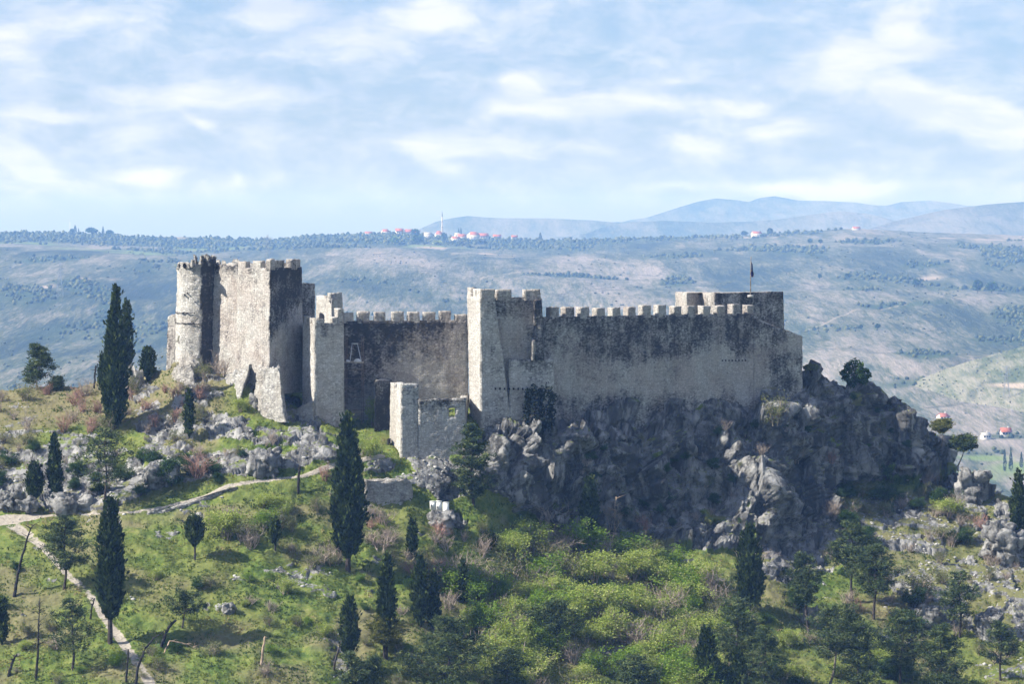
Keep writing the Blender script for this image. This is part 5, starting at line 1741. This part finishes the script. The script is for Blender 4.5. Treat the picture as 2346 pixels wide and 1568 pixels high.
zone([(-40, 1010), (300, 1000), (640, 1000), (640, 1090), (300, 1150), (-40, 1150)], 46, [('bare_bush', .4), ('olive_bush', .3), ('dark_bush', .3)], (16, 36), 'among the pale rocks on the left', 7)
zone([(1700, 1420), (1860, 1360), (2346, 1480), (2346, 1640), (1700, 1640)], 40, [('olive_bush', .35), ('bare_bush', .3), ('spring_bush', .15), ('dark_bush', .2)], (26, 56), 'under the pines on the lower right', 8)
zone([(1330, 1010), (1700, 980), (1850, 960), (1850, 1200), (1500, 1210), (1330, 1170)], 38, [('dark_bush', .5), ('bare_bush', .3), ('olive_bush', .2)], (12, 30), 'rooted in the shaded cliff', 9)
zone([(1850, 860), (1960, 890), (2100, 1000), (2130, 1060), (1950, 1020), (1870, 940)], 10, [('dark_bush', .5), ('olive_bush', .3), ('bare_bush', .2)], (10, 22), 'on the dark right side of the cliff', 10)
zone([(780, 1330), (1000, 1330), (1080, 1480), (1080, 1620), (780, 1620)], 20, [('olive_bush', .4), ('fresh_bush', .25), ('dark_bush', .2), ('bare_bush', .15)], (18, 40), 'around the pair of close cypresses', 11)

zone([(1885, 1100), (2180, 1095), (2270, 1150), (2110, 1190), (1900, 1200)], 26, [('dark_bush', .45), ('bare_bush', .35), ('olive_bush', .2)], (22, 42), 'in the shade under the overhanging rocks', 12)

# grass: tufts over all the turf
gr = MB()
cells = np.where((qr < .35) & (qp < .3))[0]
cells = cells[cells < (NYH - 1) * (NXH - 1)]
wgt = np.where(cl[quads[cells][:, 0]] > .5, .35, 1.0)
pick = RNG.choice(cells, 52000, p=wgt / wgt.sum())
uv = RNG.random((len(pick), 2))
qv = PT[quads[pick]]
C = (qv[:, 0] * (1 - uv[:, :1]) + qv[:, 1] * uv[:, :1]) * (1 - uv[:, 1:]) + (qv[:, 3] * (1 - uv[:, :1]) + qv[:, 2] * uv[:, :1]) * uv[:, 1:]
patch = fbm(C * [.18, .18, .18], 3, 77)
tt_ = np.clip(.5 + .75 * patch + RNG.normal(0, .14, len(C)), 0, 1)
ok = fbm(C * .5, 2, 55) > -.25
C, tt_ = C[ok], tt_[ok]
for k in range(3):
    n = len(C)
    D = np.column_stack([RNG.normal(0, .55, n), RNG.normal(0, .55, n), np.ones(n)])
    gr.leaves(C + np.column_stack([RNG.normal(0, .14, n), RNG.normal(0, .14, n), np.full(n, .05)]), D, .36, .13, RNG, tt_)
M['grass'] = leaf_mat('grass_blades', [(0, (.045, .08, .014)), (.35, (.10, .15, .028)), (.6, (.19, .225, .05)), (.8, (.27, .26, .085)), (1, (.30, .235, .13))], .3)
tag(gr.build('grass', M['grass']), 'short spring grass over the slope', 'grass', kind='stuff')

# loose stones of the slopes: nobody could count them
st = MB()
cells = np.where((qp > .5) | ((qr > .18)))[0]
cells = cells[cells < (NYH - 1) * (NXH - 1)]
cells = cells[cl[quads[cells][:, 0]] < .5]
pick = RNG.choice(cells, 1500)
C = PT[quads[pick]].mean(1)
ico = np.array([(0, 0, 1), (.89, 0, .45), (.28, .85, .45), (-.72, .53, .45), (-.72, -.53, .45), (.28, -.85, .45), (.72, .53, -.45), (-.28, .85, -.45), (-.89, 0, -.45), (-.28, -.85, -.45), (.72, -.53, -.45), (0, 0, -1)])
icf = np.array([(0, 1, 2), (0, 2, 3), (0, 3, 4), (0, 4, 5), (0, 5, 1), (1, 6, 2), (2, 7, 3), (3, 8, 4), (4, 9, 5), (5, 10, 1), (6, 7, 2), (7, 8, 3), (8, 9, 4), (9, 10, 5), (10, 6, 1), (6, 11, 7), (7, 11, 8), (8, 11, 9), (9, 11, 10), (10, 11, 6)])
onp = qp[pick] > .5
for c, p_ in zip(C, onp):
    s = RNG.uniform(.06, .16) if p_ else RNG.uniform(.10, .42) * RNG.uniform(.5, 1.0)
    st.add(ico * (s * RNG.uniform(.45, 1.35, (12, 1))) * [1, 1, .6] + c + [0, 0, s * .15], icf, RNG.random())
M['stones'] = plain_mat('loose_limestone', (.33, .325, .31), .4, 1.2)
tag(st.build('scattered_stones', M['stones']), 'loose limestone rubble on the slope', 'stones', kind='stuff')

# single boulders
def boulder(cx_, r0, r1, wd, label, seed, dep=.8):
    Yb = float(hill_Y(np.array([cx_]), np.array([r1]))[0])
    g = ground(cx_, r1 - 3)
    k = K * g.y
    h, w_ = (r1 - r0) * k, wd * k
    nu, nv = 64, 40
    u_, v_ = np.meshgrid(np.linspace(0, 2 * math.pi, nu + 1)[:-1], np.linspace(.02, math.pi - .25, nv))
    d = np.column_stack([(np.sin(v_) * np.cos(u_)).ravel(), (np.sin(v_) * np.sin(u_)).ravel(), np.cos(v_).ravel()])
    d = np.sign(d) * np.abs(d) ** .8
    P = d * [w_ * .5, w_ * .5 * dep, h * .58] + [0, 0, h * .36]
    a1, a2 = facets(P * (1.7 / w_) + seed * 3.1, seed, .8)
    b1_, b2_ = facets(P * (4.2 / w_) + seed, seed + 3, .7)
    P += d * (.30 * w_ * a1 + .13 * w_ * b1_ - .06 * w_ * sstep(.2, 0, a2) - .03 * w_ * sstep(.2, 0, b2_) + .25 * fbm(P * 1.1 + seed, 4, seed))[:, None]
    i = np.arange(nu * nv).reshape(nv, nu)
    q_ = np.stack([i[:-1], i[1:], np.roll(i[1:], -1, 1), np.roll(i[:-1], -1, 1)], -1).reshape(-1, 4)
    n = len(P)
    o = mesh_np('boulder', P, [q_, ], M['ground'], None, {'rock': np.ones(n) * 1.2, 'path': np.zeros(n), 'dry': np.zeros(n)}, True)
    o.location = (g.x, g.y + .2, g.z - .1)
    tag(o, label, 'boulder')


for i, a in enumerate([
    (2232, 1064, 1152, 84, 'big pale boulder standing alone on the right skyline'),
    (2296, 1192, 1282, 90, 'white block of rock near the right edge under the cypress'),
    (2184, 1082, 1116, 40, 'smaller boulder wedged left of the big pale boulder'),
    (610, 1026, 1086, 92, 'rounded grey boulder above the footpath'),
    (158, 1120, 1172, 90, 'flat pale boulder beside the slim left cypress'),
    (20, 1125, 1165, 56, 'pale boulder by the path near the left edge'),
    (60, 1140, 1172, 48, 'low rounded boulder between the path and the small pointed cypress'),
    (370, 1060, 1106, 70, 'dark grey boulder behind the dense dark bush'),
    (1012, 1172, 1212, 70, 'cracked grey rock below the three white cabinets'),
    (524, 1382, 1412, 26, 'white upright stone in the meadow'),
    (1860, 1392, 1436, 40, 'dark lichened rock left of the slender pine trunk'),
    (2128, 1385, 1440, 60, 'white angular rock behind the right pine group'),
    (2268, 1400, 1470, 66, 'pale rock face low on the right slope'),
]):
    boulder(*a, seed=40 + i)

# ------------------------------------------------------------------ the far country
RF = np.random.default_rng(5)


def blobs(P, S, rng, tall=1.0):
    """many low shrubs: one lumpy twelve cornered crown each"""
    b = MB()
    n = len(P)
    V = ico[None] * rng.uniform(.55, 1.3, (n, 12, 1)) * (S[:, None, None] * np.array([1, 1, tall])) + P[:, None] + np.array([0, 0, 1.0]) * (S * .35 * tall)[:, None, None]
    F = icf[None] + (np.arange(n) * 12)[:, None, None]
    b.add(V.reshape(-1, 3), F.reshape(-1, 3), np.repeat(rng.random(n), 12))
    return b


cells = np.arange(len(SIDEQ))
cv = SIDE[SIDEQ].mean(1)
vis = (cv[:, 1] > 1560) & (cv[:, 1] < 5375)
wd_ = SIDEA['wood'][SIDEQ].mean(1)
area = np.linalg.norm(np.cross(SIDE[SIDEQ[:, 1]] - SIDE[SIDEQ[:, 0]], SIDE[SIDEQ[:, 3]] - SIDE[SIDEQ[:, 0]]), axis=1)
pn = fbm(cv * [.006, .002, 0], 4, 301)
wg = vis * area / cv[:, 1] ** 1.2 * (.10 + sstep(-.1, .5, pn) + 1.2 * wd_)
pick = RF.choice(cells, 2800, p=wg / wg.sum())
uvf = RF.random((2800, 2))
qf = SIDE[SIDEQ[pick]]
Pf = (qf[:, 0] * (1 - uvf[:, :1]) + qf[:, 1] * uvf[:, :1]) * (1 - uvf[:, 1:]) + (qf[:, 3] * (1 - uvf[:, :1]) + qf[:, 2] * uvf[:, :1]) * uvf[:, 1:]
Sf = RF.uniform(.6, 1.9, 2800) * (Pf[:, 1] / 3000) ** .4
M['far_scrub'] = leaf_mat('far_scrub_leaves', [(0, (.035, .048, .024)), (.5, (.06, .075, .036)), (1, (.11, .12, .06))], .1)
M['far_wood'] = leaf_mat('far_wood_leaves', [(0, (.022, .036, .018)), (.5, (.05, .07, .03)), (1, (.14, .15, .06))], .1)
tag(blobs(Pf, Sf, RF, .8).build('far_scrub', M['far_scrub']), 'low scrub dotted over the far hillside', 'scrub', kind='stuff')
kc = KN[KNQ].mean(1)
pk = RF.choice(len(KNQ), 1100)
tag(blobs(kc[pk] + RF.normal(0, 4, (1100, 3)) * [1, 1, 0] + [0, 0, -.2], RF.uniform(.35, .95, 1100), RF, .8).build('near_scrub', M['far_scrub']), 'dark shrubs dotted over the rounded pale hill', 'scrub', kind='stuff')
wg = vis * area / cv[:, 1] * np.where(wd_ > .35, wd_ ** 1.5, 0)
pick = RF.choice(cells, 6400, p=wg / wg.sum())
uvf = RF.random((6400, 2))
qf = SIDE[SIDEQ[pick]]
Pf = (qf[:, 0] * (1 - uvf[:, :1]) + qf[:, 1] * uvf[:, :1]) * (1 - uvf[:, 1:]) + (qf[:, 3] * (1 - uvf[:, :1]) + qf[:, 2] * uvf[:, :1]) * uvf[:, 1:]
tag(blobs(Pf, RF.uniform(1.7, 4.2, 6400) * (Pf[:, 1] / 5200) ** .6, RF, 1.1).build('far_woods', M['far_wood']), 'bushy woods along the plateau edge and in the gullies', 'woods', kind='stuff')


def far_tree(px, r0, r1, wpx, label, group=None, cone=False, mat='pine', kind='far_tree'):
    g = far_ground(px, r1)
    k = K * g.y
    h, w_ = (r1 - r0) * k, wpx * k
    e = empty(kind, (g.x, g.y, g.z), label, 'tree', group)
    rng = np.random.default_rng(int(px * 7 + r1))
    n = 220
    v = rng.normal(size=(n, 3))
    v /= np.linalg.norm(v, axis=1)[:, None]
    if cone:
        t = rng.random(n)
        th = rng.random(n) * 6.28
        r = w_ * .5 * np.interp(t, [0, .15, .5, 1], [.6, 1, .75, .1])
        C = np.column_stack([r * np.cos(th), r * np.sin(th), h * (.03 + .95 * t)])
        D = v * .4 + [0, 0, 1]
    else:
        C = v * rng.uniform(.45, 1, n)[:, None] * [w_ * .5, w_ * .5, h * .38] + [0, 0, h * .62]
        D = v
    b = MB()
    b.leaves(C, D, max(w_ * .26, .12 * h if cone else 0), w_ * .22, rng, rng.random(n))
    b.build('crown', M[mat], e)['placed'] = 1
    b = MB()
    b.tube([(0, 0, -1), (0, 0, h * .6)], [.05 * w_, .03 * w_], 5)
    b.build('trunk', M['bark'], e)['placed'] = 1
    return e


for a in [
    (172, 516, 535, 8, 'tallest cypress of the dark clump near the ridge mast', None, True, 'cypress'),
    (180, 523, 535, 4, 'thin cypress at the right side of the dark ridge clump', None, True, 'cypress'),
    (165, 524, 536, 10, 'low round tree at the left side of the dark ridge clump', None, False, 'broad'),
    (236, 516, 536, 6, 'pointed ridge cypress between two dark bushy trees', None, True, 'cypress'),
    (210, 522, 537, 26, 'wide dark ridge tree left of the pointed cypress', None, False, 'broad'),
    (251, 525, 538, 18, 'bushy dark ridge tree right of the pointed cypress', None, False, 'broad'),
    (1051, 520, 542, 5, 'left of two thin village cypresses', None, True, 'cypress'),
    (1056, 519, 542, 5, 'right of two thin village cypresses', None, True, 'cypress'),
    (1018, 533, 558, 14, 'dark village tree below the minaret', None, False, 'broad'),
    (904, 542, 560, 20, 'green round tree below the long red roofed house', None, False, 'fresh'),
    (957, 540, 560, 26, 'bushy tree below the right end of the long house', None, False, 'broad'),
    (952, 524, 545, 20, 'dark tree behind the right end of the long house', None, False, 'broad'),
    (1238, 527, 546, 8, 'single pointed cypress on the skyline right of the village', None, True, 'cypress'),
    (1104, 548, 560, 22, 'pale green tree below the big white house', None, False, 'olive'),
    (1060, 552, 562, 24, 'pale green bushy tree at the roadside below the village', None, False, 'olive'),
    (1002, 552, 562, 22, 'yellowish tree beside the village road', None, False, 'spring'),
    (1706, 530, 542, 16, 'dark tree left of the lone white farmhouse', None, False, 'broad'),
    (1764, 522, 541, 14, 'tall tree right of the lone white farmhouse', None, False, 'broad'),
    (2302, 1030, 1080, 8, 'left one of three valley cypresses', None, True, 'cypress'),
    (2316, 1026, 1080, 9, 'middle one of three valley cypresses, the tallest', None, True, 'cypress'),
    (2340, 1036, 1072, 8, 'right one of three valley cypresses, at the frame edge', None, True, 'cypress'),
    (2240, 642, 672, 22, 'large dark tree standing alone high on the right hillside', None, False, 'broad'),
    (2272, 646, 672, 26, 'dark pair like crown right of the large hillside tree', None, False, 'broad'),
    (2100, 640, 658, 18, 'spreading tree in the middle of the right hillside', None, False, 'broad'),
    (1943, 626, 640, 14, 'small tree on the hillside right of the flag', None, False, 'broad'),
    (1856, 547, 560, 12, 'dark tree just below the plateau edge, above the flag', None, False, 'broad'),
    (1880, 548, 560, 10, 'second dark tree just below the plateau edge', None, False, 'broad'),
    (1972, 744, 756, 10, 'small tree above the dirt track', None, False, 'broad'),
    (2010, 742, 756, 13, 'rounder tree right of the one above the dirt track', None, False, 'broad'),
    (1878, 628, 641, 10, 'little tree close left of the flagpole top', None, False, 'broad'),
]:
    far_tree(*a)


def house(px0, px1, r_eave, r_ridge, r_base, label, turn=.25, wallm='plaster', roofm='roof_red', hip=0.0, depth=.8, wins=3):
    g = far_ground(.5 * (px0 + px1), r_base)
    k = K * g.y
    L, h, rh = (px1 - px0) * k * .80, (r_base - r_eave) * k * .9, (r_eave - r_ridge) * k * .85
    e = empty('house', (g.x, g.y, g.z), label, 'house', 'houses of the far country')
    D = L * depth
    b = MB()
    b.box(-L / 2, L / 2, -D / 2, D / 2, -3, h)
    b.add([(-L / 2, -D / 2, h), (-L / 2, D / 2, h), (-L / 2 + hip * L, 0, h + rh * .96), (L / 2, -D / 2, h), (L / 2, D / 2, h), (L / 2 - hip * L, 0, h + rh * .96)], [(0, 2, 1), (3, 4, 5)])
    o = b.build('wall', M[wallm], e)
    o['placed'] = 1
    b = MB()
    v = .5
    x0, x1, y0 = -L / 2 - v, L / 2 + v, D / 2 + v
    b.add([(x0, -y0, h - .25), (x1, -y0, h - .25), (x1 - hip * L, 0, h + rh), (x0 + hip * L, 0, h + rh), (x0, y0, h - .25), (x1, y0, h - .25),
           (x0, -y0, h + .1), (x1, -y0, h + .1), (x1 - hip * L, 0, h + rh + .4), (x0 + hip * L, 0, h + rh + .4), (x0, y0, h + .1), (x1, y0, h + .1)],
          [(0, 3, 2, 1), (4, 5, 2, 3), (6, 7, 8, 9), (11, 10, 9, 8), (0, 1, 7, 6), (5, 4, 10, 11), (1, 2, 8, 7), (2, 5, 11, 8), (4, 3, 9, 10), (3, 0, 6, 9)])
    rf = b.build('roof', M[roofm], e)
    rf['placed'] = 1
    b = MB()
    b.box(L * .2, L * .2 + .9, -.2, .7, h + rh * .5, h + rh + 1.3)
    b.build('chimney', M['plaster_grey'], rf)['placed'] = 1
    for i in range(wins):
        b = MB()
        x = -L / 2 + L * (i + .6) / (wins + .2)
        b.box(x - .7, x + .7, -D / 2 - .06, -D / 2 + .2, h * .45, h * .45 + 1.6)
        b.build('window', M['glass'], e)['placed'] = 1
    e.rotation_euler.z = turn
    return e


for a in [
    (834, 854, 534, 530, 539, 'small red roofed house at the left end of the village'),
    (872, 893, 530, 524, 538, 'village house with a bright red hipped roof left of the long house', .3, 'plaster', 'roof_red', .2),
    (904, 926, 529, 522, 538, 'left and highest part of the long white red roofed village house', .15),
    (925, 947, 531, 524, 539, 'middle part of the long white red roofed village house', .15),
    (946, 959, 532, 526, 538, 'orange roofed short house at the right end of the long house', .2),
    (968, 991, 537, 531, 547, 'white village house with a grey roof left of the minaret', .5, 'plaster', 'concrete'),
    (995, 1016, 533, 525, 541, 'white house with a red hipped roof just below the minaret', .2, 'plaster', 'roof_red', .3),
    (1040, 1056, 535, 530, 543, 'grey white house under the two thin cypresses', .3, 'plaster_grey', 'concrete'),
    (1032, 1054, 546, 541, 554, 'lowest white village house, with a small red roof', .4),
    (1046, 1069, 542, 535, 550, 'white red roofed house close above the lowest one', .3),
    (1069, 1100, 537, 529, 551, 'biggest white village house with a red hipped roof', .35, 'plaster', 'roof_red', .25),
    (1094, 1121, 540, 533, 549, 'red roofed wing right of the biggest village house', .15),
    (1127, 1150, 536, 531, 542, 'dark red roofed house at the right of the village', .1, 'plaster_grey'),
    (1170, 1187, 537, 533, 543, 'last small red roofed house at the right end of the village', .1, 'plaster_grey'),
    (1720, 1746, 534, 529, 543, 'lone white farmhouse with a red roof on the plateau edge', .3),
    (1951, 1972, 523, 519, 527, 'small orange roofed house on the skyline at the right', .2),
    (2145, 2176, 954, 946, 964, 'cream cottage with a red roof at the foot of the rounded hill', .35, 'plaster', 'roof_red', .2),
    (2290, 2318, 989, 979, 1000, 'valley house with a bright red roof near the frame edge', .1, 'plaster_grey'),
    (2245, 2270, 997, 991, 1007, 'white two part valley house left of the bright red roof', .4, 'plaster', 'concrete'),
]:
    house(*a)

# minaret
g = far_ground(1013, 541)
k = K * g.y
e = empty('minaret', (g.x, g.y, g.z), 'thin grey minaret with a pointed spire rising over the village', 'minaret')
H = 61 * k
for nm, pts_, rr, m_ in (('shaft', [(0, 0, -3), (0, 0, H * .78)], [1.5, 1.15], 'plaster_grey'), ('spire', [(0, 0, H * .78), (0, 0, H * .80), (0, 0, H)], [1.35, 1.3, .05], 'lead'),
                         ('balcony', [(0, 0, H * .36), (0, 0, H * .385), (0, 0, H * .41)], [1.3, 2.2, 2.2], 'plaster_grey'), ('balcony', [(0, 0, H * .57), (0, 0, H * .595), (0, 0, H * .62)], [1.2, 2.0, 2.0], 'plaster_grey')):
    b = MB()
    b.tube(pts_, rr, 10)
    b.build(nm, M[m_], e)['placed'] = 1


def pylon(px, r0, r1, label):
    g = far_ground(px, r1)
    k = K * g.y
    H = (r1 - r0) * k
    e = empty('pylon', (g.x, g.y, g.z), label, 'pylon')
    b = MB()
    W = lambda z: np.interp(z / H, [0, .6, 1], [.10, .035, .012]) * H
    zs = H * np.array([0, .14, .27, .39, .5, .6, .7, .8, .9, 1])
    for sx, sy in ((1, 1), (1, -1), (-1, -1), (-1, 1)):
        b.tube([(sx * W(z), sy * W(z), z) for z in zs], .11, 4)
    cs = [(1, 1), (1, -1), (-1, -1), (-1, 1)]
    for z0, z1 in zip(zs[:-1], zs[1:]):
        for (ax, ay), (bx, by) in zip(cs, cs[1:] + cs[:1]):
            b.tube([(ax * W(z0), ay * W(z0), z0), (bx * W(z1), by * W(z1), z1)], .06, 3)
            b.tube([(bx * W(z0), by * W(z0), z0), (ax * W(z1), ay * W(z1), z1)], .06, 3)
    b.build('lattice_mast', M['pylon_steel'], e)['placed'] = 1
    for z_, l_ in ((.66, .13), (.79, .16), (.92, .11)):
        b = MB()
        for s in (-1, 1):
            b.tube([(0, -.8, z_ * H), (s * l_ * H, 0, z_ * H + .5)], .13, 4)
            b.tube([(0, .8, z_ * H + 2), (s * l_ * H, 0, z_ * H + .5)], .10, 4)
        b.build('crossarm', M['pylon_steel'], e)['placed'] = 1


pylon(613, 537, 652, 'tall lattice power pylon rising behind the keep')
pylon(137, 602, 682, 'faint lattice power pylon on the left hillside')
pylon(2306, 838, 912, 'faint lattice power pylon on the rounded right hill')
g = far_ground(160, 534)
k = K * g.y
e = empty('mast', (g.x, g.y, g.z), 'thin radio mast left of the ridge cypresses', 'mast')
b = MB()
b.tube([(0, 0, -2), (0, 0, 31 * k)], [.45, .22], 5)
b.build('pole', M['steel'], e)['placed'] = 1
b = MB()
b.box(-.7, .7, -.4, .4, 27 * k, 29.5 * k)
b.build('antenna', M['plaster_grey'], e)['placed'] = 1

# ------------------------------------------------------------------ parts keep their built places under the Empties
bpy.context.view_layer.update()
for o in list(bpy.data.objects):
    if o.parent is not None and not o.get('placed'):
        p_ = o.parent
        if p_.type == 'EMPTY' and p_.parent is None and p_.get('built_world', 1) == 1:
            o.matrix_parent_inverse = p_.matrix_basis.inverted()
